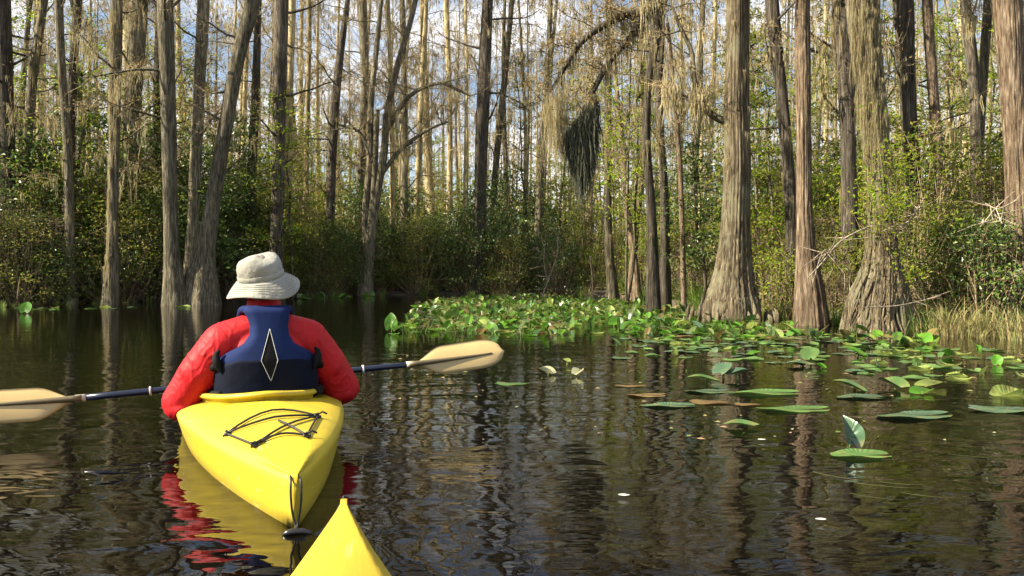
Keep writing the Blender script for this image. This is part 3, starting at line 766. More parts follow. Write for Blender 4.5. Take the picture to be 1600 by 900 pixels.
K([(1206, 0, 22), (1216, 100, 19), (1226, 200, 19), (1236, 330, 20), (1240, 490, 30)], 12.6, 'dark trunk leaning left close behind the reddish trunk', 'bark_dark', flute=.2, moss=.4, cloak=8)
K([(1254, 0, 25), (1255, 110, 25), (1256, 220, 25), (1257, 320, 27), (1260, 400, 36), (1266, 460, 52), (1272, 512, 70)], 10.6, 'straight reddish brown cypress with ridged bark and a dark swollen foot', 'bark_red', flute=.22, flute_h=.35, lobes=8, lobes_r=.06, moss=.2, H=14, n=90, nb=14, first=4)
K([(1316, 0, 34), (1322, 120, 28), (1326, 260, 24), (1330, 500, 36)], 11.4, 'dark trunk partly hidden behind the moss cloaked cypress', 'bark_dark', moss=.6, cloak=20, cloakL=1.0)

def cloak_foot(gl, gt, gm, gn, C, Wd, base):
    for q in range(90):
        h = random.uniform(1.4, 4.2); i = int(np.argmin(abs(C[:, 2] - h))); a = random.uniform(3.3, 6.0)
        moss_clump(gm, C[i] + np.array([math.cos(a), math.sin(a), 0]) * Wd[i] * 1.03, random.uniform(.3, .9), 60, .02, .004, .02)
    for q in range(120):  # exposed root fibres hugging the foot
        a = random.uniform(2.6, 6.6); h0 = random.uniform(.25, 1.0); P = []
        for f in np.linspace(0, 1, 7):
            h = h0 * (1 - f) - .05 * f; i = int(np.argmin(abs(C[:, 2] - h))); aa = a + .10 * math.sin(f * 5 + q) + f * random.uniform(-.04, .04)
            P.append(C[i] * np.array([1, 1, 0]) + np.array([math.cos(aa), math.sin(aa), 0]) * Wd[i] * (1.0 + .06 * math.sin(q)) + np.array([0, 0, h]))
        tube(gl, P, np.linspace(.008, random.uniform(.012, .03), 7), n=6, cap=False)
    for q in range(60):
        h = random.uniform(.35, 1.3); i = int(np.argmin(abs(C[:, 2] - h))); a = random.uniform(2.8, 6.4)
        moss_clump(gm, C[i] + np.array([math.cos(a), math.sin(a), 0]) * Wd[i] * 1.02, random.uniform(.15, .4), 16, .02, .006, .02)
K([(1346, 0, 52), (1352, 70, 48), (1362, 150, 44), (1370, 220, 40), (1375, 300, 42), (1378, 370, 48), (1378, 420, 66), (1374, 470, 100), (1370, 524, 140)], 9.7, 'massive cypress cloaked in hanging moss with a spreading root base', 'bark_big', flute=.22, flute_h=.5, lobes=10, lobes_r=.06, moss=.4, H=15, n=100, nb=14, first=4, cloak=50, extra=cloak_foot, twig='dead_wood')
K([(1411, 0, 34), (1416, 90, 28), (1421, 200, 26), (1428, 330, 28), (1440, 495, 44)], 11.2, 'upright dark trunk right behind the moss cloaked cypress', 'bark_dark', flute=.2, lobes_r=.06, moss=.2, n=30)
K([(1449, 0, 18), (1458, 140, 18), (1470, 300, 20), (1480, 490, 30)], 12.5, 'narrow trunk leaning slightly left in the right thicket', 'bark_red', moss=.2, lobes_r=.05)
K([(1508, 0, 18), (1518, 90, 20), (1526, 200, 20), (1532, 480, 34)], 13.5, 'brown trunk fading behind leaves left of the right edge cypress', 'bark_dark', moss=.3, lobes_r=.05)
K([(1544, 0, 14), (1536, 120, 15), (1530, 240, 15), (1524, 480, 24)], 14, 'thinner trunk crossing beside the brown trunk on the right', 'bark_grey', moss=.3)
K([(1574, 0, 46), (1580, 100, 42), (1586, 200, 38), (1592, 320, 42), (1600, 430, 56), (1606, 530, 86)], 9.7, 'thick pale reddish cypress at the right edge of the picture', 'bark_red', flute=.2, lobes=8, lobes_r=.06, moss=.2, H=14, n=90, nb=14, first=4.4)

# the moss beard with its backlit darkness in the colour, a thing of its own
g = G()
for q in range(330):
    f = random.random() ** .8                      # 0 = up on the limb, 1 = at its hanging tip
    ax = 930 - 36 * f + random.gauss(0, 2 + 6 * f); ay = 150 + 62 * f + random.uniform(-4, 8)
    p = at(ax, ay, 12.5); p.y += random.gauss(0, .07)
    bot = 235 + 95 * math.exp(-((ax - 908) / 16) ** 2) * random.uniform(.35, 1) + random.uniform(-10, 25)
    L = max(.15, (bot - ay) / F * 12.5)
    strands(g, np.array([tuple(p)]) + rng.normal(size=(9, 3)) * np.array([.02, .02, .02]), L * rng.uniform(.4, 1.0, 9), .010, segs=5, wob=.03)
P0 = at(905, 200, 12.5)
g.v = [v - np.array(tuple(P0)) for v in g.v]
o = g.obj('moss_beard', M['moss_backlit']); o.location = P0
tag(o, 'large beard of hanging moss, coloured dark as backlit, at the tip of the drooping limb', 'moss')
# lighter beard hanging left of it
g = G()
for q in range(60):
    ax = 868 + random.gauss(0, 9); ay = 138 + random.uniform(-10, 40)
    p = at(ax, ay, 12.4); p.y += random.gauss(0, .08)
    strands(g, np.array([tuple(p)]) + rng.normal(size=(7, 3)) * .02, rng.uniform(.2, 1.2, 7), .006, segs=4, wob=.03)
P0 = at(868, 130, 12.4); g.v = [v - np.array(tuple(P0)) for v in g.v]
o = g.obj('moss_beard', M['moss']); o.location = P0
tag(o, 'thin pale beard of moss hanging left of the big dark one', 'moss')

# ---- rows of slim cypresses behind
def far_row(count, y0, y1, label, group, smin, smax, gap=None):
    for i in range(count):
        y = random.uniform(y0, y1)
        u = -120 + 1840 * (i + random.random()) / count
        x = (u - 800) / F * y
        if y < shore(x) + 1.5: y = shore(x) + 1.5 + random.random() * 3; x = (u - 800) / F * y
        s = random.uniform(smin, smax)
        pr = random.choice(protos)
        place(pr, used, (x, y, gz(x, y) - .05), random.uniform(0, 6.28), (s * random.uniform(.8, 1.35), s * random.uniform(.8, 1.35), s), label=label, group=group)
far_row(42, 26, 38, 'bare slim cypress standing in the first rows behind the bank shrubs', 'cypresses in the first rows behind the shrubs', .75, 1.1)
far_row(66, 38, 56, 'pale thin cypress trunk in the middle rows of the swamp forest', 'cypresses in the middle rows of the forest', .85, 1.2)
far_row(105, 56, 82, 'distant thin cypress trunk deep in the swamp forest', 'cypresses deep in the forest', .95, 1.35)

for (x, y, s) in [(-17, 6, .9), (-18, 12, .95), (-22, 7, 1.0), (-26, 4, 1.1), (-20, 3, .9)]:
    place(random.choice(protos), used, (x, y, -.2), random.uniform(0, 6.28), (s * 1.5, s * 1.5, s), label='cypress standing in the water beyond the left edge of the picture', group='cypresses beyond the left edge')
for (x, y, s) in [(-9.3, -2.6, .75), (-12.5, -2.2, .9)]:
    place(protos[5], used, (x, y, -.2), 1.0, (s * .8, s * .8, s), label='slender cypress in the water behind the camera on the left', group='cypresses behind the camera')

# the far wood that reads as one mass
g = G(); gt = G()
cnt = 330
x = rng.uniform(-95, 95, cnt); y = rng.uniform(84, 130, cnt); hh = rng.uniform(13, 25, cnt)
lx = rng.normal(size=cnt) * .8
sticks(g, np.stack([x, y, np.zeros(cnt)], 1), np.stack([x + lx, y, hh], 1), rng.uniform(.12, .3, cnt), .04)
n2 = 4000
i = rng.integers(0, cnt, n2); f = rng.uniform(.15, 1, n2)
p0 = np.stack([x[i] + lx[i] * f, y[i], hh[i] * f], 1); d = rng.normal(size=(n2, 3)); d[:, 2] = abs(d[:, 2]) * .6 + .1
sticks(g, p0, p0 + d * rng.uniform(.5, 1.6, (n2, 1)), .03, .012)
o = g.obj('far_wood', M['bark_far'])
tag(o, 'hazy wood of countless bare trunks and twigs far behind everything', 'forest', kind='stuff')
n3 = 36000
xx = rng.uniform(-95, 95, n3); zz = rng.uniform(0, 1, n3) ** 1.5 * 11; yy = rng.uniform(84, 130, n3)
leaves(gt, np.stack([xx, yy, zz], 1), .75, up=.1, aspect=.7)
o = gt.obj('far_underwood', M['leaf_olive'])
tag(o, 'olive and tan leafy mass low between the farthest trunks', 'undergrowth', kind='stuff')

# ------------------------------------------------------------------ shrubs and young leafy trees
def shrub(rx, h, leafmat, n_clump, per, size, stemmat='twig', name='shrub', cat='shrub', up=.4, gap=.0):
    root = empty(name)
    gf, gs = G(), G()
    tips = []
    for c in range(n_clump):
        a = random.uniform(0, 6.28); f = random.random() ** .6
        hh = h * (.04 + .96 * random.random()); rr = rx * f * math.sqrt(max(.12, 1 - (hh / h) ** 2.4))
        tips.append((math.cos(a) * rr, math.sin(a) * rr, hh))
    tips = np.array(tips)
    for t in tips:
        k = int(per * random.uniform(.4, 1.5))
        leaves(gf, t + rng.normal(size=(k, 3)) * np.array([.17, .17, .11]), size, up=up)
    roots = tips * np.array([.25, .25, 0]) + np.array([0, 0, -.1])
    mid = roots * .4 + tips * .6 + rng.normal(size=tips.shape) * .12
    sticks(gs, roots, mid, .013, .008); sticks(gs, mid, tips, .008, .003)
    ex = tips + rng.normal(size=tips.shape) * .25; sticks(gs, tips, ex, .004, .002)
    kids = [gf.obj('foliage', M[leafmat], root, smooth=False), gs.obj('stems', M[stemmat], root)]
    KIDS[root.name] = kids
    tag(root, 'x', cat)
    return root
SH_D = [shrub(1.1, 2.0, 'leaf_dark', 85, 42, .075), shrub(1.3, 2.6, 'leaf_dark', 100, 40, .08), shrub(.9, 1.5, 'leaf_dark', 65, 42, .07)]
SH_O = [shrub(1.1, 2.2, 'leaf_olive', 75, 36, .07), shrub(1.2, 2.8, 'leaf_olive', 90, 34, .07)]
SH_B = [shrub(1.1, 1.8, 'leaf_brown', 80, 20, .06, stemmat='dead_wood'), shrub(.8, 1.3, 'leaf_brown', 50, 20, .055, stemmat='dead_wood')]
SH_L = [shrub(.9, 2.0, 'leaf_lime', 50, 24, .07), shrub(.7, 1.3, 'leaf_lime', 34, 24, .065)]

def leafy_tree(H, leafmat, spread, n_cl, per, size, bark='bark_grey'):
    root = empty('young_leafy_tree'); gl, gf = G(), G()
    k = 12; P = [(0, 0, -.3)]; d = [random.uniform(-.1, .1), random.uniform(-.1, .1)]
    for i in range(k):
        P.append((P[-1][0] + d[0] * .4 + random.uniform(-.08, .08), P[-1][1] + d[1] * .4 + random.uniform(-.08, .08), -.3 + (H + .3) * (i + 1) / k))
    tube(gl, P, np.linspace(.05, .01, k + 1), n=7, cap=False)
    P = np.array(P)
    for c in range(n_cl):
        h = H * (.22 + .78 * random.random()); i = int(np.argmin(abs(P[:, 2] - h))); a = random.uniform(0, 6.28)
        L = spread * (1.1 - .6 * h / H) * random.uniform(.25, 1.1)
        tip = P[i] + np.array([math.cos(a) * L, math.sin(a) * L, L * random.uniform(.1, .6)])
        sticks(gl, [P[i]], [tip], .012, .004)
        kk = int(per * random.uniform(.4, 1.6))
        f = rng.uniform(.35, 1.1, (kk, 1)); c_ = P[i] + (tip - P[i]) * f + rng.normal(size=(kk, 3)) * np.array([.13, .13, .08])
        leaves(gf, c_, size * 1.15, up=.5, droop=.2)
    KIDS[root.name] = [gl.obj('trunk', M[bark], root), gf.obj('foliage', M[leafmat], root, smooth=False)]
    tag(root, 'x', 'tree')
    return root
LT = [leafy_tree(5.5, 'leaf_lime', 1.3, 60, 22, .08), leafy_tree(7, 'leaf_lime', 1.5, 75, 20, .08), leafy_tree(6, 'leaf_olive', 1.5, 80, 26, .08), leafy_tree(4, 'leaf_dark', 1.3, 70, 32, .08), leafy_tree(7.5, 'leaf_olive', 1.6, 90, 22, .075)]

def scatter(count, u0, u1, y0, y1, kinds, label, group, smin, smax, off=None):
    for i in range(count):
        u = u0 + (u1 - u0) * (i + random.random()) / count
        if off is not None:
            # off metres behind the shoreline along this sight line
            y = 6.0
            while y < shore((u - 800) / F * y): y += .15
            y += random.uniform(*off)
        else:
            y = random.uniform(y0, y1)
        x = (u - 800) / F * y
        s = random.uniform(smin, smax)
        place(random.choice(kinds), used, (x, y, gz(x, y)), random.uniform(0, 6.28), (s, s, s * random.uniform(.85, 1.2)), label=label, group=group)
gL = 'shrubs of the thicket on the left bank'; gC = 'shrubs along the far middle bank'; gR = 'shrubs of the thicket on the right bank'
scatter(22, -60, 470, 0, 0, SH_D + SH_O[:1], 'dark glossy shrub in the dense thicket along the left bank', gL, .75, 1.05, off=(.3, 1.6))
scatter(4, 1285, 1345, 0, 0, [SH_B[1], SH_O[0], SH_L[1]], 'small bush between the reddish cypress and the moss cloaked cypress', 'small bushes between the two right trunks', .45, .75, off=(.0, .9))
scatter(9, 1420, 1570, 0, 0, [SH_B[1], SH_O[0], SH_L[1], SH_D[2]], 'small leafy bush between the moss cloaked cypress and the right edge cypress', 'small bushes left of the right edge cypress', .45, .9, off=(.1, 1.4))
scatter(4, 1170, 1240, 0, 0, [SH_B[1], SH_O[0], SH_L[1]], 'small bush between the flared cypress and the reddish cypress', 'small bushes right of the flared cypress', .45, .8, off=(.3, 1.3))
scatter(9, -60, 480, 0, 0, SH_L + SH_O, 'lighter green shrub with sunlit leaves in the left thicket', 'lighter shrubs on the left bank', .7, 1.1, off=(.2, 1.6))
scatter(8, -60, 440, 0, 0, SH_B, 'dry brown bush among the dark shrubs of the left bank', 'dry bushes on the left bank', .8, 1.1, off=(.1, .9))
scatter(20, -100, 480, 0, 0, [SH_D[1], SH_O[0], SH_O[1]], 'taller shrub in the second row of the left thicket', 'second row of shrubs on the left bank', 1.2, 1.8, off=(1.6, 5))
scatter(17, 440, 900, 0, 0, SH_D + SH_O, 'dark shrub at the water along the far middle bank', gC, .7, 1.2, off=(.3, 2.0))
scatter(12, 440, 980, 0, 0, [SH_D[1], SH_O[1]], 'rounded shrub behind the front shrubs of the middle bank', 'second row of shrubs on the middle bank', 1.1, 1.5, off=(3, 6))
scatter(10, 840, 1110, 0, 0, SH_B + SH_O[:1] + SH_L[:1], 'low mixed bush behind the grass left of the flared cypress', 'low bushes left of the flared cypress', .7, 1.1, off=(1, 5))
scatter(26, 1150, 1680, 0, 0, SH_O + SH_L + SH_L + SH_B[:1], 'sunlit olive shrub in the thicket on the right bank', gR, .6, 1.1, off=(1.2, 4))
scatter(24, 1120, 1750, 0, 0, [SH_D[0], SH_O[1], SH_O[0], SH_L[0], SH_B[0]], 'shrub in the shaded back of the right thicket', 'back row of shrubs on the right bank', .9, 1.4, off=(4, 8))
scatter(14, 1180, 1640, 0, 0, SH_B, 'brown twiggy bush by the trunks of the right bank', 'brown bushes on the right bank', .45, .8, off=(.9, 2.0))
scatter(18, -100, 480, 18.5, 26, LT, 'young leafy tree with yellow green leaves above the left thicket', 'young leafy trees behind the left thicket', .8, 1.2)
scatter(30, 420, 1150, 27, 44, LT + LT[:3], 'young leafy tree between the trunks behind the middle bank', 'young leafy trees behind the middle bank', .7, 1.1)
scatter(9, 960, 1240, 14, 20, [LT[0], LT[1], LT[3]], 'young leafy tree left and right behind the flared cypress', 'young leafy trees near the flared cypress', .55, .8)
scatter(20, 1180, 1750, 12.5, 19, LT + LT[:2], 'young leafy tree filling the right bank behind the trunks', 'young leafy trees on the right bank', .65, .95)
scatter(34, -150, 1750, 42, 75, LT[2:] + SH_O, 'olive understory tree deep between the far trunks', 'understory trees deep in the forest', .8, 1.35)

# bright vine leaves on the cloaked cypress and a red-leaved maple twig high in the middle
g = G(); gs = G()
for q in range(90):
    p = at(random.gauss(1400, 42), random.gauss(275, 55), 9.2 + random.uniform(-.2, .5)) - at(1390, 500, 9.3)
    kk = random.randrange(8, 26); c = np.array(tuple(p)) + rng.normal(size=(kk, 3)) * np.array([.10, .08, .07]); leaves(g, c, .05, up=.4)
    q0 = np.array([p.x * .8, 0, p.z * .8 - .2]); sticks(gs, [q0], [tuple(p)], .004, .002)
root = empty('climbing_vine', at(1390, 500, 9.3)); root.location.z = gz(root.location.x, root.location.y)
sticks(gs, [(0, 0, -.1)], [(0, 0, 1.6)], .02, .01)
g.obj('foliage', M['leaf_lime'], root, smooth=False); gs.obj('stems', M['twig'], root)
tag(root, 'bright yellow green vine climbing in front of the moss cloaked cypress', 'vine')
base = at(978, 470, 16.5)
root = empty('young_leafy_tree', (base.x, base.y, 0)); g = G(); gs = G()
sticks(gs, [(0, 0, -.2), (.02, 0, 2)], [(.02, 0, 2), (.1, 0, 5.5)], .035, .02)
for q in range(70):
    p = at(random.gauss(975, 26), random.uniform(130, 290), 16.5 + random.uniform(-.5, .5)) - Vector(root.location)
    kk = random.randrange(6, 18); leaves(g, np.array(tuple(p)) + rng.normal(size=(kk, 3)) * .11, .085, up=.3, droop=.2)
    sticks(gs, [(.03, 0, max(.8, p.z - .5))], [tuple(p)], .008, .003)
gs.obj('trunk', M['bark_grey'], root); g.obj('foliage', M['leaf_lime'], root, smooth=False)
tag(root, 'young tree with large sunlit lime leaves beside the slim pole trunk', 'tree')

# fallen dead branches
def dead_branch(paths, Y, label):
    base = at(*paths[0][0][:2], Y); root_p = Vector((base.x, base.y, base.z)); g = G()
    for st in paths:
        P = [at(u, v, Y - dd) - root_p for u, v, w, dd in st]
        c = bez(P, 5); tube(g, c, np.maximum(.003, bez1([w / F * Y * .26 for u, v, w, dd in st], 5)), n=6)
        for q in range(7):
            i = random.randrange(2, len(c) - 1); d = rng.normal(size=3) * np.array([1, .5, .8]); d /= np.linalg.norm(d)
            e = c[i] + d * random.uniform(.1, .35); sticks(g, [c[i]], [e], .007, .003)
            e2 = e + (d + rng.normal(size=3) * .5) * .12; sticks(g, [e], [e2], .003, .002)
    o = g.obj('dead_branch', M['dead_wood']); o.location = root_p
    tag(o, label, 'branch')
dead_branch([[(1370, 350, 4, 0), (1340, 362, 5, .3), (1310, 380, 5, .5), (1285, 410, 4, .6), (1262, 434, 3, .6)], [(1300, 392, 4, .5), (1285, 395, 3, .6), (1268, 450, 3, .5)]], 9.4, 'bare pale dead branch slanting down between the reddish and the cloaked cypress')
dead_branch([[(1450, 300, 4, 0), (1420, 345, 4, .2), (1400, 352, 4, .3), (1378, 362, 3, .4)], [(1420, 345, 3, .2), (1438, 322, 3, .3)]], 9.5, 'pale dead branch poking out right in front of the cloaked cypress')
dead_branch([[(1350, 480, 4, 0), (1400, 478, 5, .1), (1440, 470, 4, .1), (1470, 462, 3, .2)]], 9.0, 'thin dead branch lying low over the roots of the cloaked cypress')
dead_branch([[(1540, 318, 4, 0), (1560, 326, 4, .2), (1590, 312, 3, .3)], [(1556, 325, 3, .2), (1566, 350, 3, .4)]], 9.3, 'pale dead branch sticking out beside the right edge cypress')
dead_branch([[(845, 470, 5, 0), (856, 440, 5, 0), (870, 400, 4, 0), (872, 370, 3, 0)], [(856, 440, 4, 0), (850, 410, 3, 0), (852, 380, 3, 0)]], 19.5, 'bare crooked sapling rising from the lily leaves left of the pole trunk')
dead_branch([[(925, 470, 5, 0), (926, 440, 5, 0), (922, 400, 4, 0)]], 20.5, 'short dead stem standing left of the slim pole trunk')
# fallen log
g = G(); tube(g, [(-.5, 0, .02), (0, 0, .05), (.5, .05, .03)], [.06, .07, .05], n=10)
o = g.obj('fallen_log', M['bark_red']); p = at(1005, 472, 18.0); o.location = (p.x, p.y, .1)
tag(o, 'short orange brown log lying in the grass behind the lily leaves', 'log')

# ------------------------------------------------------------------ grass
def tussock(n_bl, h, r, mat, wdt=.012):
    root_g = G()
    a = rng.uniform(0, 6.28, n_bl); rr = r * np.sqrt(rng.uniform(0, 1, n_bl)) * .5
    b0 = np.stack([np.cos(a) * rr, np.sin(a) * rr, np.full(n_bl, -.05)], 1)
    L = h * rng.uniform(.45, 1.1, n_bl); lean = rng.uniform(.1, .9, n_bl); az = a + rng.normal(size=n_bl) * .6
    th = az + 1.57; w = np.stack([np.cos(th), np.sin(th), np.zeros(n_bl)], 1) * wdt * .5
    V = np.zeros((n_bl, 4, 2, 3))
    for i in range(4):
        f = i / 3
        p = b0 + np.stack([np.cos(az) * L * lean * f * f, np.sin(az) * L * lean * f * f, L * f * (1 - .35 * lean * f)], 1)
        tw = [1, .9, .6, .05][i]
        V[:, i, 0] = p - w * tw; V[:, i, 1] = p + w * tw
    base = (np.arange(n_bl) * 8)[:, None]
    q = np.concatenate([base + np.array([[2 * i, 2 * i + 1, 2 * i + 3, 2 * i + 2]]) for i in range(3)])
    root_g.add(V.reshape(-1, 3), q)
    o = root_g.obj('grass_tuft', M[mat], smooth=False)
    tag(o, 'x', 'grass')
    return o
TG = [tussock(80, .42, .35, 'grass'), tussock(60, .6, .3, 'grass', .016)]
TD = [tussock(90, .45, .35, 'grass_dry', .01), tussock(70, .3, .4, 'grass_dry', .01)]
def tufts(count, u0, u1, off, kinds, label, group, s0, s1):
    for i in range(count):
        u = u0 + (u1 - u0) * (i + random.random()) / count; y = 6.0
        while y < shore((u - 800) / F * y): y += .1
        y += random.uniform(*off); x = (u - 800) / F * y; s = random.uniform(s0, s1)
        place(random.choice(kinds), used, (x, y, max(-.02, gz(x, y) - .02)), random.uniform(0, 6.28), s, label=label, group=group)
tufts(26, 975, 1110, (-.3, 2.0), TG, 'long bladed green grass tuft between the pole trunk and the flared cypress', 'grass tufts left of the flared cypress', .9, 1.5)
tufts(20, 1180, 1300, (-.3, 1.2), TG + TD, 'green and straw grass tuft around the foot of the reddish cypress', 'grass tufts near the reddish cypress', .55, .95)
tufts(16, 1290, 1460, (-.5, .5), TG, 'green grass tuft along the roots of the cloaked cypress', 'grass tufts near the cloaked cypress', .45, .8)
tufts(34, 1440, 1640, (-.9, .6), TD + TG[:1], 'bright straw and lime grass tuft at the right corner of the bank', 'grass tufts on the right corner', .8, 1.35)
tufts(8, 620, 960, (-.4, .8), TG + TD[:1], 'low grass tuft at the back of the lily leaves on the far bank', 'grass tufts on the far bank', .6, 1.0)
tufts(14, 470, 600, (-1.2, .3), TG, 'low grass tuft at the water right of the hat', 'grass tufts right of the hat', .4, .7)
tufts(14, -40, 300, (-.9, 0), TG + TD, 'small grass tuft at the waterline of the left bank', 'grass tufts on the left waterline', .25, .45)

# ------------------------------------------------------------------ lily pads
def pad_mesh(r, curl=.03, notch=.35, cup=0.0, n=26, elong=1.0, seed=0, wav=.004):
    rg = np.random.default_rng(seed); g = G()
    ang = np.linspace(notch / 2, 2 * np.pi - notch / 2, n)
    rings = [0.0, .35, .7, .92, 1.0]
    V = []; ph = rg.uniform(0, 6.28); bite = -.16 * np.exp(-((ang - rg.uniform(.8, 5.4)) / .12) ** 2) - .10 * np.exp(-((ang - rg.uniform(.8, 5.4)) / .2) ** 2) + rg.normal(size=n) * .012
    for f in rings:
        rr = r * f * (1 + .03 * np.sin(3 * ang + ph) + (bite if f > .9 else 0))
        z = cup * f * f * r + curl * f ** 6 * (np.sin(2 * ang + ph) * .5 + .5) + wav * f * np.sin(5 * ang + ph) * f
        V.append(np.stack([np.cos(ang) * rr * elong, np.sin(ang) * rr, z], 1))
    V = np.concatenate(V); k = len(rings); V[:, 2] = np.maximum(V[:, 2] * r / .14, -.001)
    i, j = np.meshgrid(np.arange(k - 1), np.arange(n - 1), indexing='ij')
    g.add(V, np.stack([i * n + j, (i + 1) * n + j, (i + 1) * n + j + 1, i * n + j + 1], -1).reshape(-1, 4))
    return g
def raised_mesh(r, fold, tilt, stem=.2, seed=0, stem_on=True):
    """heart-shaped leaf held above the water, folded along its midrib"""
    rg = np.random.default_rng(seed); g = G()
    n = 15; m_ = 9
    V = []
    for i in range(n):
        t = i / (n - 1); y = (t - .25) * 2 * r * 1.05
        w = r * .85 * math.sin(math.pi * min(1, (t * .93 + .07)) ** .75) ** .7 if t < 1 else .0
        for j in range(m_):
            s = (j / (m_ - 1)) * 2 - 1; x = s * w
            yy = y - (r * .45 * abs(s) ** 1.3 if t < .35 else 0) * (1 - t / .35 if t < .35 else 0)
            z = abs(x) * fold + .02 * r * math.sin(t * 8 + s * 3) - .25 * r * t * t
            V.append((x, yy, z))
    V = np.array(V)
    ct, st = math.cos(tilt), math.sin(tilt)
    y2 = V[:, 1] * ct - V[:, 2] * st; z2 = V[:, 1] * st + V[:, 2] * ct; V[:, 1] = y2; V[:, 2] = z2 + stem
    i, j = np.meshgrid(np.arange(n - 1), np.arange(m_ - 1), indexing='ij')
    g.add(V, np.stack([i * m_ + j, (i + 1) * m_ + j, (i + 1) * m_ + j + 1, i * m_ + j + 1], -1).reshape(-1, 4))
    if stem_on:
        tube(g, [(0, .02, -.15), (.01, 0, stem * .5), (0, 0, stem)], [.008, .007, .005], n=6)
    return g
pads = []
for kx, mt in enumerate(['pad', 'pad', 'pad_blue', 'pad_lime', 'pad', 'pad_blue', 'pad_brown', 'pad_bright']):
    o = pad_mesh(.115, curl=[.01, .03, .005, .05, .015, .02, .01, .04][kx], seed=kx, elong=[1, 1.2, 1.1, 1.15, 1, 1.25, 1.1, 1.1][kx]).obj('lily_pad', M[mt]); tag(o, 'x', 'lily pad'); pads.append(o)
raised = []
for kx, mt in enumerate(['pad_bright', 'pad', 'pad_bright', 'pad_lime', 'pad_blue', 'pad']):
    o = raised_mesh(.10, [.5, .3, .8, .4, .3, .9][kx], [.5, .9, .3, 1.1, .25, .7][kx], stem=[.05, .09, .03, .07, .02, .05][kx], seed=kx).obj('lily_leaf', M[mt]); tag(o, 'x', 'lily leaf'); raised.append(o)

placed = []
def region_pts(count, poly, mind):
    out = []
    us = [p[0] for p in poly]; vs = [p[1] for p in poly]
    tries = 0
    # sample evenly on the water surface, not in the picture
    W = [on_water(u, v) for u, v in poly]; xs_ = [w.x for w in W]; ys_ = [w.y for w in W]
    def inside(x, y):
        c = False; n_ = len(W)
        for a in range(n_):
            x1, y1, x2, y2 = xs_[a], ys_[a], xs_[a - 1], ys_[a - 1]
            if (y1 > y) != (y2 > y) and x < (x2 - x1) * (y - y1) / (y2 - y1) + x1: c = not c
        return c
    while len(out) < count and tries < count * 60:
        tries += 1
        x = random.uniform(min(xs_), max(xs_)); y = random.uniform(min(ys_), max(ys_))
        if not inside(x, y) or y > shore(x) - .1: continue
        ok = True
        for (a, b_) in placed[-400:]:
            if (a - x) ** 2 + (b_ - y) ** 2 < mind * mind: ok = False; break
        if ok: placed.append((x, y)); out.append((x, y))
    return out
def lay(pts, kinds, label, group, s0, s1, z0=.0015, tilt=.015):
    for (x, y) in pts:
        o = place(random.choice(kinds), used, (x, y, z0 + random.uniform(0, .003)), random.uniform(0, 6.28), random.uniform(s0, s1), label=label, group=group)
        o.rotation_euler = (random.gauss(0, tilt), random.gauss(0, tilt), random.uniform(0, 6.28))
patch = [(612, 524), (640, 500), (650, 480), (720, 468), (850, 464), (960, 472), (1080, 490), (1130, 506), (1480, 534), (1400, 540), (1240, 534), (1100, 528), (960, 522), (820, 526), (700, 522)]
lay(region_pts(50, patch, .22), pads, 'flat lily pad floating in the dense leaf patch in the middle', 'flat pads of the dense leaf patch', .8, 1.3)
lay(region_pts(70, patch, .15), raised, 'lily leaf standing above the water in the dense leaf patch in the middle', 'raised leaves of the dense leaf patch', .45, .95, tilt=.15)
mid_r = [(960, 528), (1300, 526), (1420, 545), (1560, 545), (1640, 560), (1640, 600), (1400, 590), (1100, 560), (960, 560)]
lay(region_pts(135, mid_r, .10), pads[:6], 'flat lily pad floating on open water before the right bank', 'flat pads before the right bank', .4, .8)
lay(region_pts(22, mid_r, .12), raised, 'raised lily leaf on open water before the right bank', 'raised leaves before the right bank', .3, .5, tilt=.25)
lay(region_pts(12, [(10, 484), (120, 484), (290, 482), (300, 478), (20, 480)], .15), pads, 'tiny lily pad at the waterline of the left bank', 'pads at the left bank', .6, 1.0)
lay(region_pts(16, [(450, 468), (600, 466), (560, 458), (470, 458)], .2), raised + pads, 'small lily leaf at the waterline right of the hat', 'leaves right of the hat', .7, 1.1)
# beyond about three hundred the rest of the patch is one mass
g = G()
pts = [q for q in region_pts(2600, patch, .06) if math.sin(q[0] * 2.3 + 1.1 * math.sin(q[1] * 1.1)) * math.sin(q[1] * 1.7 + q[0] * .7) > -.28 or random.random() < .2]
for (x, y) in pts:
    s = random.uniform(.6, 1.25); a = random.uniform(0, 6.28); src = random.random()
    gg = pad_mesh(.09 * s, curl=.03, n=12, seed=random.randrange(99)) if src < .35 else raised_mesh(.055 * s, random.uniform(.2, .9), random.uniform(.1, 1.2), stem=random.uniform(.0, .08), stem_on=False)
    for v, q in zip(gg.v, gg.q):
        c, s_ = math.cos(a), math.sin(a)
        v2 = np.stack([v[:, 0] * c - v[:, 1] * s_ + x, v[:, 0] * s_ + v[:, 1] * c + y, v[:, 2] + .008], 1); g.add(v2, q)
M['pad_mix'] = leaf_mat('lily_leaf_mix', [(0.05, 0.12, 0.03), (0.10, 0.27, 0.02), (0.16, 0.36, 0.03), (0.06, 0.13, 0.05), (0.30, 0.36, 0.08), (0.08, 0.22, 0.02), (0.32, 0.22, 0.08), (0.07, 0.13, 0.06)], rough=.35, trans=.35, spec=.45, pad=True)
o = g.obj('water_plants', M['pad_mix']); tag(o, 'dense carpet of small green leaves filling the lily patch', 'water plants', kind='stuff')
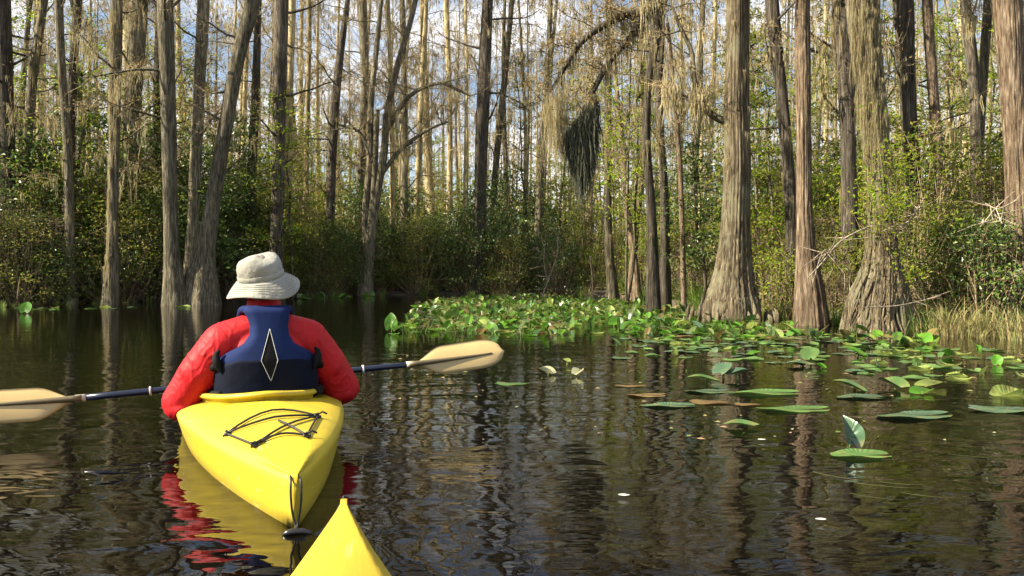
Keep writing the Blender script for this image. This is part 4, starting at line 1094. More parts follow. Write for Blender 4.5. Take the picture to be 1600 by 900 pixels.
# thin grassy water weed in the patch
g = G(); pts = region_pts(200, patch, .0)
for (x, y) in pts:
    kk = 7; b0 = np.array([x, y, -.02]) + rng.normal(size=(kk, 3)) * np.array([.05, .05, 0]); e = b0 + np.stack([rng.normal(size=kk) * .06, rng.normal(size=kk) * .06, rng.uniform(.05, .2, kk)], 1)
    sticks(g, b0, e, .005, .002)
o = g.obj('water_weed', M['grass']); tag(o, 'upright thin green water weed scattered in the lily patch', 'water weed', kind='stuff')

# single pads in open water, each with its own words
def one_pad(u, v, r, mat, label, curl=.02, elong=1.0, rz=0, cup=0, tilt=(0, 0), notch=.35):
    r *= .47; elong *= 1.3
    o = pad_mesh(r, curl=curl, elong=elong, seed=int(u), cup=cup, notch=notch).obj('lily_pad', M[mat]); o.location = on_water(u, v, .0015 + .002 * random.random()); o.rotation_euler = (tilt[0], tilt[1], rz)
    tag(o, label, 'lily pad'); return o
def one_leaf(u, v, r, fold, tilt, stem, mat, label, rz=0):
    if u not in (611, 40): r *= .52; stem *= .6
    root = empty('lily_leaf', on_water(u, v, 0), rz)
    raised_mesh(r, fold, tilt, stem, stem_on=False).obj('blade', M[mat], root)
    g = G(); tube(g, [(0, .02, -.15), (.01, 0, stem * .5), (0, 0, stem)], [.009, .008, .006], n=8); g.obj('stem', M['pad_lime'], root)
    tag(root, label, 'lily leaf'); return root
one_leaf(1325, 700, .105, 1.0, 1.35, .075, 'pad_blue', 'dark green leaf standing upright on a pale stem in open water on the right', .3)
one_pad(1345, 711, .15, 'pad', 'olive green pad lying flat at the foot of the upright leaf', elong=1.3)
one_pad(1430, 650, .19, 'pad_blue', 'dull green pad half sunk right of the upright leaf', elong=1.7, rz=.2)
one_pad(1345, 621, .16, 'pad_blue', 'pale bluish pad left of two dark tilted leaves', elong=1.4)
one_leaf(1335, 610, .15, .35, .45, .03, 'pad', 'dark folded leaf tilting up behind the pale bluish pad', 1.1)
one_leaf(1398, 608, .15, .6, .3, .04, 'pad', 'dark tented leaf right of the dark folded leaf', .4)
one_leaf(1452, 605, .16, .25, .2, .03, 'pad_lime', 'lime green curled leaf left of its darker neighbour near the right bank', -1.2)
one_leaf(1440, 616, .14, .4, .2, .02, 'pad_bright', 'fresh green folded leaf below the lime curled leaf', -.9)
one_pad(1585, 618, .17, 'pad_lime', 'light yellow green pad curling up at the right edge of the picture', curl=.09, elong=1.3)
one_pad(1570, 640, .2, 'pad_blue', 'grey green flat pad just below the yellow green one at the right edge', elong=1.6)
one_pad(1195, 614, .2, 'pad', 'long green pad with a yellow tip in front of the middle leaf group', elong=1.7)
one_leaf(1105, 600, .15, .3, .25, .05, 'pad', 'dark green leaf of the middle leaf group, nearest the moss reflection', 1.4)
one_leaf(1128, 590, .14, .3, .5, .09, 'pad_blue', 'blue green broad leaf rising over the middle leaf group', -.7)
one_leaf(1150, 592, .13, .5, .3, .06, 'pad_blue', 'grey green drooping leaf at the right of the middle leaf group', -1.5)
one_pad(1104, 612, .15, 'pad_blue', 'dark bluish pad lying wet under the middle leaf group', elong=1.4)
one_pad(1110, 629, .13, 'pad_brown', 'red brown dying pad left of the smaller reddish pad', elong=1.5)
one_pad(1168, 632, .08, 'pad_brown', 'small reddish pad on the open water', elong=1.5)
one_pad(1045, 634, .14, 'pad_blue', 'thin green pad left of the red brown dying pad', elong=1.7)
one_pad(1240, 640, .18, 'pad', 'flat green pad floating between the reddish pad and the right group', elong=1.7)
one_leaf(1165, 668, .12, .3, .15, .02, 'pad', 'pointed green leaf floating alone left of the upright leaf', 1.3)
one_pad(1010, 618, .13, 'pad_brown', 'brownish grey sunken pad right of the two pale leaves', elong=1.4)
one_pad(985, 603, .08, 'pad_brown', 'narrow tan curled leaf right of the two pale leaves', elong=2.0)
one_leaf(857, 586, .09, .9, .45, .03, 'pad_pale', 'pale yellow folded leaf right of the paddle blade tip', 1.2)
one_leaf(903, 588, .085, 1.0, .35, .03, 'pad_pale', 'cream white torn leaf beside the pale yellow folded leaf', -.6)
one_leaf(885, 570, .07, .5, .3, .05, 'pad_lime', 'small curled lime leaf just behind the cream torn leaf', .5)
one_pad(800, 600, .13, 'pad', 'dark olive pad under water below the paddle blade tip', elong=1.4)
one_leaf(611, 519, .09, .2, 1.45, .09, 'pad_bright', 'round bright green leaf standing at the left end of the leaf patch', 0)
one_leaf(40, 490, .11, .3, .9, .08, 'pad_bright', 'bright green leaf cluster near the left edge of the picture', .3)
one_leaf(1090, 520, .14, .6, .9, .1, 'pad_blue', 'dark leaf standing at the right end of the dense patch', .8)
one_leaf(1265, 566, .16, .3, .5, .1, 'pad', 'broad green leaf with a bent white stem before the reddish cypress', -.5)
one_leaf(1255, 572, .17, .2, .15, .03, 'pad_blue', 'dark flat leaf just left under the broad leaf with the bent stem', 1.2)
one_leaf(1340, 556, .16, .3, .5, .05, 'pad_bright', 'glossy bright leaf pair top in front of the cloaked cypress roots', 1.0)
one_pad(1425, 558, .13, 'pad_lime', 'pale lime pad left of the straw grass corner', curl=.05, elong=1.2)
# long grass blades lying on the water and small debris between the pads
g = G()
for q in range(9):
    p = on_water(random.uniform(1230, 1620), random.uniform(690, 800), .003); a = random.gauss(-.75, .25); L = random.uniform(.1, .3)
    pts = [(p.x + math.cos(a + .3 * f) * L * f, p.y + math.sin(a + .3 * f) * L * f, .003 + .0005 * (q % 5)) for f in np.linspace(0, 1, 6)]
    w = .0022; V = []
    for f, (x, y, z) in zip(np.linspace(0, 1, 6), pts): V += [(x - w * (1 - f), y, z), (x + w * (1 - f), y, z + .001)]
    g.add(V, [(2 * i, 2 * i + 1, 2 * i + 3, 2 * i + 2) for i in range(5)])
o = g.obj('floating_grass', M['wet_grass'], smooth=False); tag(o, 'long thin olive grass blades trailing on the water in the lower right', 'grass', kind='stuff')
g = G(); V = []
for q in range(230):
    p = on_water(random.uniform(560, 1620), 500 + 190 * random.random() ** 1.3, .004); V.append(tuple(p))
V = np.array(V); kq = len(V); a = rng.uniform(0, 6.28, kq); ss = rng.uniform(.004, .022, (kq, 1)); d = np.stack([np.cos(a), np.sin(a), np.zeros(kq)], 1); e = np.stack([-np.sin(a), np.cos(a), np.zeros(kq)], 1)
W4 = np.stack([V - d * ss, V + e * ss * .5, V + d * ss, V - e * ss * .5], 1); W4[:, 1, 2] += .004
g.add(W4.reshape(-1, 3), np.arange(kq * 4).reshape(-1, 4))
M['debris'] = leaf_mat('debris', [(0.20, 0.13, 0.07), (0.24, 0.18, 0.08), (0.08, 0.14, 0.03), (0.22, 0.20, 0.12)], rough=.6, trans=.1)
o = g.obj('floating_debris', M['debris'], smooth=False); tag(o, 'small leaf scraps and seeds floating between the lily pads', 'debris', kind='stuff')
# scraps floating
def scrap(u, v, r, label):
    g = G(); k = 9; ang = np.linspace(0, 2 * np.pi, k, endpoint=False)
    rr = r * rng.uniform(.6, 1.1, k); V = np.stack([np.cos(ang) * rr * 1.6, np.sin(ang) * rr, np.full(k, .01)], 1); V = np.vstack([V, [0, 0, .012]])
    g.add(V, t=[(i, (i + 1) % k, k) for i in range(k)]); o = g.obj('floating_petal', M['petal']); o.location = on_water(u, v, .002); tag(o, label, 'petal')
scrap(1283, 816, .012, 'white petal floating on dark water in the lower right')
scrap(975, 778, .012, 'white petal floating on the rippled water in the lower middle')
scrap(1190, 690, .012, 'small white petal floating left of the upright leaf')

# ------------------------------------------------------------------ voxel helper for one continuous skin
def blob_mesh(name, parts, voxel, mat, smooth_it=6, disp=None):
    """parts: list of ('cap', p0, p1, r0, r1) or ('ell', centre, radii, euler)"""
    bm = bmesh.new()
    for p in parts:
        if p[0] == 'ell':
            mt = Matrix.Translation(p[1]) @ (p[3].to_matrix().to_4x4() if len(p) > 3 else Matrix.Identity(4)) @ Matrix.Diagonal((*p[2], 1))
            bmesh.ops.create_icosphere(bm, subdivisions=4, radius=1, matrix=mt)
        else:
            _, a, b_, r0, r1 = p; a = Vector(a); b_ = Vector(b_); L = (b_ - a).length; q = (b_ - a).to_track_quat('Z', 'Y').to_matrix().to_4x4()
            bmesh.ops.create_cone(bm, cap_ends=True, segments=20, radius1=r0, radius2=r1, depth=L, matrix=Matrix.Translation((a + b_) / 2) @ q)
            bmesh.ops.create_icosphere(bm, subdivisions=3, radius=r0, matrix=Matrix.Translation(a))
            bmesh.ops.create_icosphere(bm, subdivisions=3, radius=r1, matrix=Matrix.Translation(b_))
    me = bpy.data.meshes.new(name + '_src'); bm.to_mesh(me); bm.free()
    o = bpy.data.objects.new(name + '_src', me); COL.objects.link(o)
    md = o.modifiers.new('r', 'REMESH'); md.mode = 'VOXEL'; md.voxel_size = voxel; md.use_smooth_shade = True
    ms = o.modifiers.new('s', 'SMOOTH'); ms.factor = 0.5; ms.iterations = smooth_it
    dg = bpy.context.evaluated_depsgraph_get()
    out = bpy.data.meshes.new_from_object(o.evaluated_get(dg)); out.name = name
    bpy.data.objects.remove(o); bpy.data.meshes.remove(me)
    if disp:
        n_ = len(out.vertices); co = np.zeros(n_ * 3, np.float32); out.vertices.foreach_get('co', co); co = co.reshape(-1, 3)
        no = np.zeros(n_ * 3, np.float32); out.vertices.foreach_get('normal', no); no = no.reshape(-1, 3)
        co = co + no * disp(co)[:, None]; out.vertices.foreach_set('co', co.astype(np.float32).ravel()); out.update()
    out.materials.clear(); out.materials.append(mat)
    return out
def link(name, me, parent):
    o = bpy.data.objects.new(name, me); COL.objects.link(o); o.parent = parent; return o

# ------------------------------------------------------------------ kayaks
def hull_profile(s, wmax, L, s_half, exp_):
    a = min(s, s_half) / s_half; w = wmax * (1 - (1 - a) ** exp_)
    if s > L - s_half: a2 = (L - s) / s_half; w = min(w, wmax * (1 - (1 - max(0, a2)) ** exp_))
    return max(.009, w)
def kayak(name, loc, rz, L, wmax, zg_f, crown_f, s_half, exp_, mat, cockpit=None, ridge=1.0):
    """local axis: +y from this end to the other; z=0 is the water"""
    root = empty(name, loc, rz)
    S = np.concatenate([np.linspace(0, .12, 5), np.linspace(.16, L - .16, 44), np.linspace(L - .12, L, 5)])
    rows = []
    for s in S:
        w = hull_profile(s, wmax, L, s_half, exp_); zg = zg_f(s); cr = crown_f(s) * min(1, w / (wmax * .6))
        e = min(s, L - s); kz = -.10 + .06 * max(0, 1 - e / .35)
        prof = [(0, kz), (w * .35, kz + .005), (w * .68, kz + .035), (w * .84, kz * .35), (w * .93, zg * .35), (w * .985, zg * .78), (w, zg - .012), (w - .004, zg), (max(.004, w - .018), zg + .010),
                (w * .82, zg + .010 + cr * .28), (w * .6, zg + .01 + cr * .58), (w * .35, zg + .01 + cr * .82), (w * .14, zg + .01 + cr * .96), (0, zg + .01 + cr)]
        ring = [(x, s, z) for x, z in prof] + [(-x, s, z) for x, z in prof[-2:0:-1]]
        rows.append(ring)
    V = np.array(rows); k, n_ = V.shape[:2]
    i, j = np.meshgrid(np.arange(k - 1), np.arange(n_), indexing='ij'); jn = (j + 1) % n_
    q = np.stack([i * n_ + j, i * n_ + jn, (i + 1) * n_ + jn, (i + 1) * n_ + j], -1).reshape(-1, 4)
    V = V.reshape(-1, 3); V = np.vstack([V, V[:n_].mean(0), V[-n_:].mean(0)])
    t = [(len(V) - 2, (j + 1) % n_, j) for j in range(n_)] + [(len(V) - 1, (k - 1) * n_ + j, (k - 1) * n_ + (j + 1) % n_) for j in range(n_)]
    g = G(); g.add(V, q[:, ::-1], t)
    me = g.mesh('hull', M[mat])
    bm = bmesh.new(); bm.from_mesh(me); bmesh.ops.recalc_face_normals(bm, faces=bm.faces); bm.to_mesh(me); bm.free()
    hull = link('hull', me, root)
    if cockpit:
        s0, s1, cw = cockpit; cy = (s0 + s1) / 2; ry = (s1 - s0) / 2
        bm = bmesh.new()
        bmesh.ops.create_cone(bm, cap_ends=True, segments=64, radius1=1, radius2=1, depth=.6, matrix=Matrix.Translation((0, cy, .24)) @ Matrix.Diagonal((cw, ry, 1, 1)))
        cme = bpy.data.meshes.new('c'); bm.to_mesh(cme); bm.free(); co = bpy.data.objects.new('c', cme); COL.objects.link(co); co.parent = root
        hull.parent = None; co.parent = None
        md = hull.modifiers.new('b', 'BOOLEAN'); md.operation = 'DIFFERENCE'; md.object = co; md.solver = 'EXACT'
        dg = bpy.context.evaluated_depsgraph_get(); me2 = bpy.data.meshes.new_from_object(hull.evaluated_get(dg))
        hull.modifiers.clear(); hull.data = me2; me2.name = 'hull'; bpy.data.objects.remove(co); hull.parent = root
    return root, hull

def zgA(s): return .122 + .012 * math.exp(-s / .35) + .012 * min(1, s / 1.0) + (.06 * max(0, (s - 2.4) / .9) ** 2)
def crA(s): return .012 + .045 * min(1, s / .9)
KD = Vector((-.361, .933, 0)); KR = math.atan2(.361, .933)
stern = Vector((-.587, 2.18, 0))
kay, hull = kayak('kayak', stern, KR, 3.2, .345, zgA, crA, 1.5, 1.75, 'yellow', cockpit=(1.03, 2.02, .255))
tag(kay, 'yellow kayak with the paddler seated in it', 'kayak')
def deck_z(s, x):
    w = hull_profile(s, .345, 3.2, 1.5, 1.75); zg = zgA(s); cr = crA(s) * min(1, w / (.345 * .6)); f = abs(x) / w
    return zg + .01 + cr * float(np.interp(f, [0, .14, .35, .6, .82, .95, 1], [1, .96, .82, .58, .28, 0, -.2]))
g = G()
rim = []
for a in np.linspace(0, 2 * np.pi, 73)[:-1]:
    x = .262 * math.cos(a); y = 1.525 + .505 * math.sin(a)
    rim.append((x, y, max(deck_z(y, x) + .022, .178 + .012 * math.sin(a) + .012 * abs(math.cos(a)))))
rim = np.array(rim)
k = len(rim); prof = [(-.012, -.045), (-.010, .004), (.002, .014), (.018, .012), (.026, .002), (.018, -.006), (.006, -.010), (.002, -.045)]
V = []
ctr = np.array([0, 1.525, 0])
for p in rim:
    d = p - ctr; d[2] = 0; d /= np.linalg.norm(d)
    for (r_, z_) in prof: V.append(p + d * r_ + np.array([0, 0, z_]))
n_ = len(prof); i, j = np.meshgrid(np.arange(k), np.arange(n_ - 1), indexing='ij'); ii = (i + 1) % k
g.add(np.array(V), np.stack([i * n_ + j, ii * n_ + j, ii * n_ + j + 1, i * n_ + j + 1], -1).reshape(-1, 4))
coam = g.obj('coaming', M['yellow'], kay)
# bungee, fittings
fit = [(-.160, .60), (.160, .755), (-.083, .39), (.085, .455)]
FP = [Vector((x, s, deck_z(s, x) + .006)) for x, s in fit]
for p in FP:
    g = G(); tube(g, [p + Vector((0, -.012, -.006)), p + Vector((0, 0, .008)), p + Vector((0, .012, -.006))], .005, n=8)
    tube(g, [p + Vector((-.012, 0, -.004)), p + Vector((.012, 0, -.004))], .006, n=8)
    g.obj('deck_fitting', M['toggle'], kay)
g = G()
def cordline(a, b_, sag=0, side=0, m_=None):
    pts = []
    for t in np.linspace(0, 1, 9):
        p = a.lerp(b_, t); p = p + Vector((0, side * math.sin(math.pi * t), 0)); p.z = deck_z(p.y, p.x) + .006 + sag * math.sin(math.pi * t); pts.append(p)
    tube(g, pts, .0038, n=8)
cordline(FP[0], FP[1], .002, .10); cordline(FP[0], FP[1], .002, -.01); cordline(FP[0], FP[2]); cordline(FP[2], FP[1], .002)
cordline(FP[2], FP[3], .002, .035); cordline(FP[3], FP[1]); cordline(FP[3], Vector((.01, .62, 0)), .002)
for p in (FP[2], FP[3], FP[1]):
    tube(g, [p + Vector((0, 0, .006)), p + Vector((.018, .012, .012)), p + Vector((.034, .008, .004))], .0035, n=6)
    tube(g, [p + Vector((0, 0, .006)), p + Vector((-.014, -.012, .010)), p + Vector((-.008, -.022, .002))], .0035, n=6)
g.obj('bungee_cord', M['cord'], kay)
# carry loop hanging down the stern, and its toggle at the water
g = G()
for sx in (-1, 1):
    P = [(sx * .010, .035, .138), (sx * .013, -.004, .135), (sx * .014, -.012, .10), (sx * .011, -.014, .06), (sx * .004, -.018, .025), (0, -.026, .012)]
    tube(g, bez(P, 5), .0032, n=8)
tube(g, [(-.006, -.026, .012), (.006, -.028, .004), (0, -.03, -.02)], .007, n=8)
g.obj('carry_loop', M['cord'], kay)
g = G(); tube(g, bez([(-.036, -.03, .0), (-.02, -.034, .006), (.012, -.038, .006), (.036, -.042, .0)], 4), bez1([.005, .009, .009, .006], 4), n=10)
g.obj('carry_toggle', M['toggle'], kay)
g = G(); tube(g, [(-.15, 1.15, .12), (-.1, 1.125, .13), (0, 1.115, .135), (.1, 1.125, .13), (.15, 1.15, .12)], .022, n=10); g.obj('seat_back', M['black'], kay)

def zgB(s): return .165 + .045 * math.exp(-s / .5) 
def crB(s): return .02 + .05 * min(1, s / .8)
tipB = Vector((-.355, 1.70, 0)); endB = Vector((-.006, -.2, 0)); dB = (endB - tipB).normalized()
kb, hullb = kayak('kayak', tipB, math.atan2(-dB.x, dB.y), 3.4, .34, zgB, crB, 1.7, 1.3, 'yellow2', cockpit=(1.30, 2.25, .24))
tag(kb, 'yellow kayak bow poking in at the bottom of the picture', 'kayak')
g = G()
tube(g, bez([(.018, .07, .196), (.010, .02, .210), (0, -.001, .214), (-.010, .02, .210), (-.022, .08, .196)], 5), .0025, n=8)
tube(g, bez([(0, -.008, .224), (.012, -.02, .19), (.01, -.018, .15)], 5), .0025, n=8)
g.obj('grab_cord', M['cord'], kb)

# ------------------------------------------------------------------ the paddler
PO = Vector((-1.04, 3.40, 0)); pr = empty('person', PO, KR)
tag(pr, 'person seen from behind in a red jacket, navy vest and khaki bucket hat, paddling', 'person')
sh_c = Vector((-.018, .375, .196)); shd = Vector((1, .0, .059)).normalized()   # paddle shaft line in local space
def on_shaft(s): return sh_c + shd * s
HL, HR = on_shaft(-.30), on_shaft(.31)
def hand(parts, H, el, sx):
    wr = H + (el - H).normalized() * .085 + Vector((0, 0, .018))
    parts.append(('cap', el, wr, .042, .027))
    pc = H + Vector((0, -.028, .020))
    parts.append(('ell', (wr + pc) / 2, (.030, .046, .018)))
    for f in range(4):     # fingers wrapped over the shaft
        x = (-.032 + .021 * f); ln = [.9, 1.05, 1.0, .8][f]
        k0 = H + shd * x + Vector((0, -.026, .022)); k1 = H + shd * x + Vector((0, .004, .030)); k2 = H + shd * x + Vector((0, .027 * ln, .012)); k3 = H + shd * x + Vector((0, .024 * ln, -.014)); k4 = H + shd * x + Vector((0, .006, -.026))
        parts += [('cap', k0, k1, .0098, .0092), ('cap', k1, k2, .0092, .0086), ('cap', k2, k3, .0086, .008), ('cap', k3, k4, .008, .007)]
    tb = H + shd * (sx * -.030) + Vector((0, -.04, .008)); t1 = H + shd * (sx * -.046) + Vector((0, -.026, -.012)); t2 = H + shd * (sx * -.03) + Vector((0, -.006, -.027))
    parts += [('cap', tb, t1, .012, .010), ('cap', t1, t2, .010, .008)]
    return wr
sL, sR = Vector((-.165, 0, .410)), Vector((.165, .01, .415)); eL, eR = Vector((-.315, .045, .175)), Vector((.315, .06, .20))
hd = Vector((-.012, .045, .655))
bp_ = [('cap', (0, 0, .06), (0, -.01, .26), .14, .12), ('ell', (0, -.005, .07), (.17, .13, .11)), ('ell', (0, 0, .34), (.165, .11, .14)), ('cap', sL, sR, .06, .06),
       ('cap', (0, .0, .46), (-.008, .025, .57), .062, .055), ('cap', sL, eL, .055, .042), ('cap', sR, eR, .055, .042),
       ('ell', hd, (.076, .095, .112)), ('ell', hd + Vector((0, .03, -.06)), (.052, .062, .055)), ('ell', hd + Vector((0, .098, -.012)), (.012, .020, .022)),
       ('ell', hd + Vector((.078, -.002, -.015)), (.010, .018, .032)), ('ell', hd + Vector((-.078, -.002, -.015)), (.010, .018, .032)),
       ('ell', hd + Vector((0, .085, -.055)), (.026, .014, .007)), ('ell', hd + Vector((0, .085, -.069)), (.022, .013, .006)),
       ('cap', (-.09, .05, .045), (-.13, .48, .075), .082, .058), ('cap', (-.13, .48, .075), (-.10, .88, -.0), .052, .036), ('cap', (.09, .05, .045), (.13, .48, .075), .082, .058), ('cap', (.13, .48, .075), (.10, .88, -.0), .052, .036),
       ('cap', (-.10, .88, -.01), (-.11, .93, .09), .036, .022), ('cap', (.10, .88, -.01), (.11, .93, .09), .036, .022)]
wL = hand(bp_, HL, eL, -1); wR = hand(bp_, HR, eR, 1)
body = link('body', blob_mesh('body', bp_, .0045, M['skin'], 3), pr)
for sx in (-1, 1):
    g = G(); bm = bmesh.new(); bmesh.ops.create_uvsphere(bm, u_segments=12, v_segments=8, radius=.012, matrix=Matrix.Translation(hd + Vector((sx * .03, .082, .004)))); me = bpy.data.meshes.new('eye'); bm.to_mesh(me); bm.free(); me.materials.append(M['petal']); link('eye', me, pr)
hair = blob_mesh('hair', [('ell', hd + Vector((0, -.012, .012)), (.081, .093, .108)), ('ell', hd + Vector((0, -.06, -.05)), (.05, .035, .045))], .006, M['hair'], 3, lambda c: .002 * np.sin(c[:, 0] * 300))
link('hair', hair, pr)
trou = blob_mesh('trousers', [('ell', (0, -.0, .06), (.182, .142, .11)), ('cap', (-.09, .05, .045), (-.13, .48, .08), .095, .070), ('cap', (-.13, .48, .08), (-.10, .84, .005), .064, .050), ('cap', (.09, .05, .045), (.13, .48, .08), .095, .070), ('cap', (.13, .48, .08), (.10, .84, .005), .064, .050)], .01, M['pants'], 4)
link('trousers', trou, pr)
def wr_disp(c):
    x, y, z = c[:, 0], c[:, 1], c[:, 2]
    w1 = x * 1.3 + .05 * np.sin(z * 31 + y * 12) + .04 * np.sin(x * 47 - z * 22)
    w2 = z + .045 * np.sin(x * 33 + y * 17) + .03 * np.sin(x * 71 + z * 25)
    cr1 = 1 - np.abs(np.sin(w1 * 26 + w2 * 21)); cr2 = 1 - np.abs(np.sin(w1 * 31 - w2 * 33 + 1.3)); cr3 = 1 - np.abs(np.sin(w2 * 58 + w1 * 11 + .7))
    m1 = .5 + .5 * np.sin(x * 13 + z * 17 + y * 9); m2 = .5 + .5 * np.sin(x * 19 - z * 12 - y * 15 + 2)
    e = np.clip((np.abs(x) - .07) / .10, .25, 1)
    return .27 * e * (.013 * cr1 ** 3 * m1 + .011 * cr2 ** 3 * m2 + .006 * cr3 ** 4 * (1 - m1 * m2) - .004)
cuffL, cuffR = HL + (eL - HL).normalized() * .10 + Vector((0, 0, .012)), HR + (eR - HR).normalized() * .10 + Vector((0, 0, .012))
jk = [('cap', (0, 0, .10), (0, -.005, .28), .155, .145), ('ell', (0, 0, .33), (.190, .132, .165)), ('cap', sL, sR, .082, .082), ('ell', (0, .0, .44), (.15, .09, .085)),
      ('cap', (0, .0, .46), (-.008, .02, .555), .085, .072), ('cap', (-.085, -.005, .450), (.085, -.005, .455), .066, .066), ('cap', (0, 0, .47), sL, .075, .085), ('cap', (0, 0, .47), sR, .075, .085),
      ('cap', sL + Vector((-.005, 0, -.01)), sL.lerp(eL, .55) + Vector((-.012, -.01, 0)), .092, .088), ('cap', sL.lerp(eL, .5) + Vector((-.01, -.005, 0)), eL + Vector((-.015, 0, -.008)), .088, .080),
      ('cap', eL + Vector((-.015, 0, -.008)), eL.lerp(cuffL, .6) + Vector((-.01, 0, -.01)), .080, .062), ('cap', eL.lerp(cuffL, .6), cuffL, .058, .040),
      ('cap', sR + Vector((.005, 0, -.01)), sR.lerp(eR, .55) + Vector((.008, -.01, 0)), .092, .086), ('cap', sR.lerp(eR, .5) + Vector((.01, -.005, 0)), eR + Vector((.012, 0, -.01)), .086, .078),
      ('cap', eR + Vector((.012, 0, -.01)), eR.lerp(cuffR, .6) + Vector((.008, 0, -.01)), .078, .060), ('cap', eR.lerp(cuffR, .6), cuffR, .056, .040),
      ('ell', eL + Vector((-.01, -.01, -.035)), (.075, .075, .055)), ('ell', eR + Vector((.01, -.01, -.03)), (.07, .07, .05))]
link('jacket', blob_mesh('jacket', jk, .005, M['red'], 6, wr_disp), pr)

# vest: back yoke, lower back panel with shade in its colour, straps, front
def back_y(x, z):
    """rear surface of the jacket (approx.) at (x, z)"""
    ax = .205 + .0 * z; t = min(.97, abs(x) / ax)
    bulge = .148 if z < .34 else .148 - (z - .34) * .26
    return -bulge * math.sqrt(1 - t * t * .85)
def panel(name, rows, mat, thick, nx=18, edge=.3, parent=None):
    """rows: (z, left x, right x)"""
    g = G(); zs = [r[0] for r in rows]
    zz = np.linspace(zs[0], zs[-1], 34)
    o_, inn = [], []
    for z in zz:
        xl = float(np.interp(z, zs, [r[1] for r in rows])); xr = float(np.interp(z, zs, [r[2] for r in rows]))
        fz = min(1, min(z - zs[0], zs[-1] - z) / .02 + .0)
        for i in range(nx):
            f = i / (nx - 1); x = xl + (xr - xl) * f; e = min(f, 1 - f) * 2; pf = min(1, (e / edge)) ** .5 * (max(0, fz) ** .5)
            pf = max(pf, .0)
            y = back_y(x, z); o_.append((x, y - .006 - thick * pf, z)); inn.append((x, y + .012, z))
    V = np.array(o_ + inn); nz = len(zz); off = nz * nx; q = []
    i, j = np.meshgrid(np.arange(nz - 1), np.arange(nx - 1), indexing='ij')
    a = np.stack([i * nx + j, i * nx + j + 1, (i + 1) * nx + j + 1, (i + 1) * nx + j], -1).reshape(-1, 4)
    q.append(a); q.append(a[:, ::-1] + off)
    e1 = [(i * nx, (i + 1) * nx, (i + 1) * nx + off, i * nx + off) for i in range(nz - 1)]; e2 = [(i * nx + nx - 1, i * nx + nx - 1 + off, (i + 1) * nx + nx - 1 + off, (i + 1) * nx + nx - 1) for i in range(nz - 1)]
    e3 = [(j, j + off, j + 1 + off, j + 1) for j in range(nx - 1)]; b_ = (nz - 1) * nx; e4 = [(b_ + j, b_ + j + 1, b_ + j + 1 + off, b_ + j + off) for j in range(nx - 1)]
    g.add(V, np.concatenate([np.array(x).reshape(-1, 4) for x in (a, a[:, ::-1] + off, e1, e2, e3, e4)]))
    return g.obj(name, M[mat], parent)
vest = empty('vest', (0, 0, 0)); vest.parent = pr
yoke = panel('back_yoke', [(.31, -.19, .19), (.35, -.188, .190), (.372, -.160, .165), (.392, -.122, .128), (.41, -.095, .10), (.445, -.072, .082), (.48, -.070, .080), (.51, -.080, .085), (.54, -.095, .088), (.562, -.085, .075)], 'blue', .030, parent=vest)
low = panel('shaded_back_panel', [(.135, -.185, .185), (.18, -.205, .20), (.24, -.212, .208), (.29, -.208, .205), (.325, -.199, .199), (.345, -.150, .152), (.358, -.090, .094), (.364, -.04, .044)], 'navy', .032, nx=26, edge=.2, parent=vest)
# diamond emblem
g = G(); gp = G()
D = [(.003, .470), (.032, .345), (.005, .262), (-.032, .345)]
def dpt(x, z, o): return (x, back_y(x, z) - .006 - .033 - o, z)
cx, cz = .002, .36
rowsV = []; nn = 12
outl = []
for a in range(4):
    x0, z0 = D[a]; x1, z1 = D[(a + 1) % 4]
    for t in np.linspace(0, 1, nn, endpoint=False): outl.append((x0 + (x1 - x0) * t, z0 + (z1 - z0) * t))
V = [dpt(x, z, .003) for x, z in outl] + [dpt(cx + (x - cx) * .5, cz + (z - cz) * .5, .004) for x, z in outl] + [dpt(cx, cz, .004)]
k = len(outl)
g.add(V, [(i, (i + 1) % k, k + (i + 1) % k, k + i) for i in range(k)], [(k + i, k + (i + 1) % k, 2 * k) for i in range(k)])
g.obj('emblem', M['black'], vest)
tube(gp, [dpt(x, z, .004) for x, z in outl + outl[:1]], 0.0013, n=6); gp.obj('emblem_piping', M['piping'], vest)
# collar fold, shoulder straps, side straps, front panels
for sx in (-1, 1):
    g = G(); tube(g, bez([(sx * .068, -.085, .535), (sx * .090, -.03, .545), (sx * .10, .06, .515), (sx * .10, .145, .42)], 5), .017, n=8); g.obj('shoulder_strap', M['blue'], vest)
    g = G(); tube(g, bez([(sx * .185, -.115, .335), (sx * .212, -.07, .31), (sx * .225, 0, .29), (sx * .2, .09, .27)], 5), .016, n=8)
    tube(g, bez([(sx * .182, -.12, .30), (sx * .198, -.115, .335), (sx * .200, -.105, .365), (sx * .188, -.105, .385)], 5), bez1([.008, .016, .013, .005], 5), n=8)
    g.obj('side_strap', M['black'], vest)
    g = G(); tube(g, bez([(sx * .18, -.12, .2), (sx * .215, -.04, .2), (sx * .2, .08, .2)], 5), .022, n=8); g.obj('waist_strap', M['black'], vest)
    fp = blob_mesh('front_panel', [('cap', (sx * .095, .15, .17), (sx * .09, .14, .38), .062, .055)], .008, M['navy'], 4); link('front_panel', fp, vest)

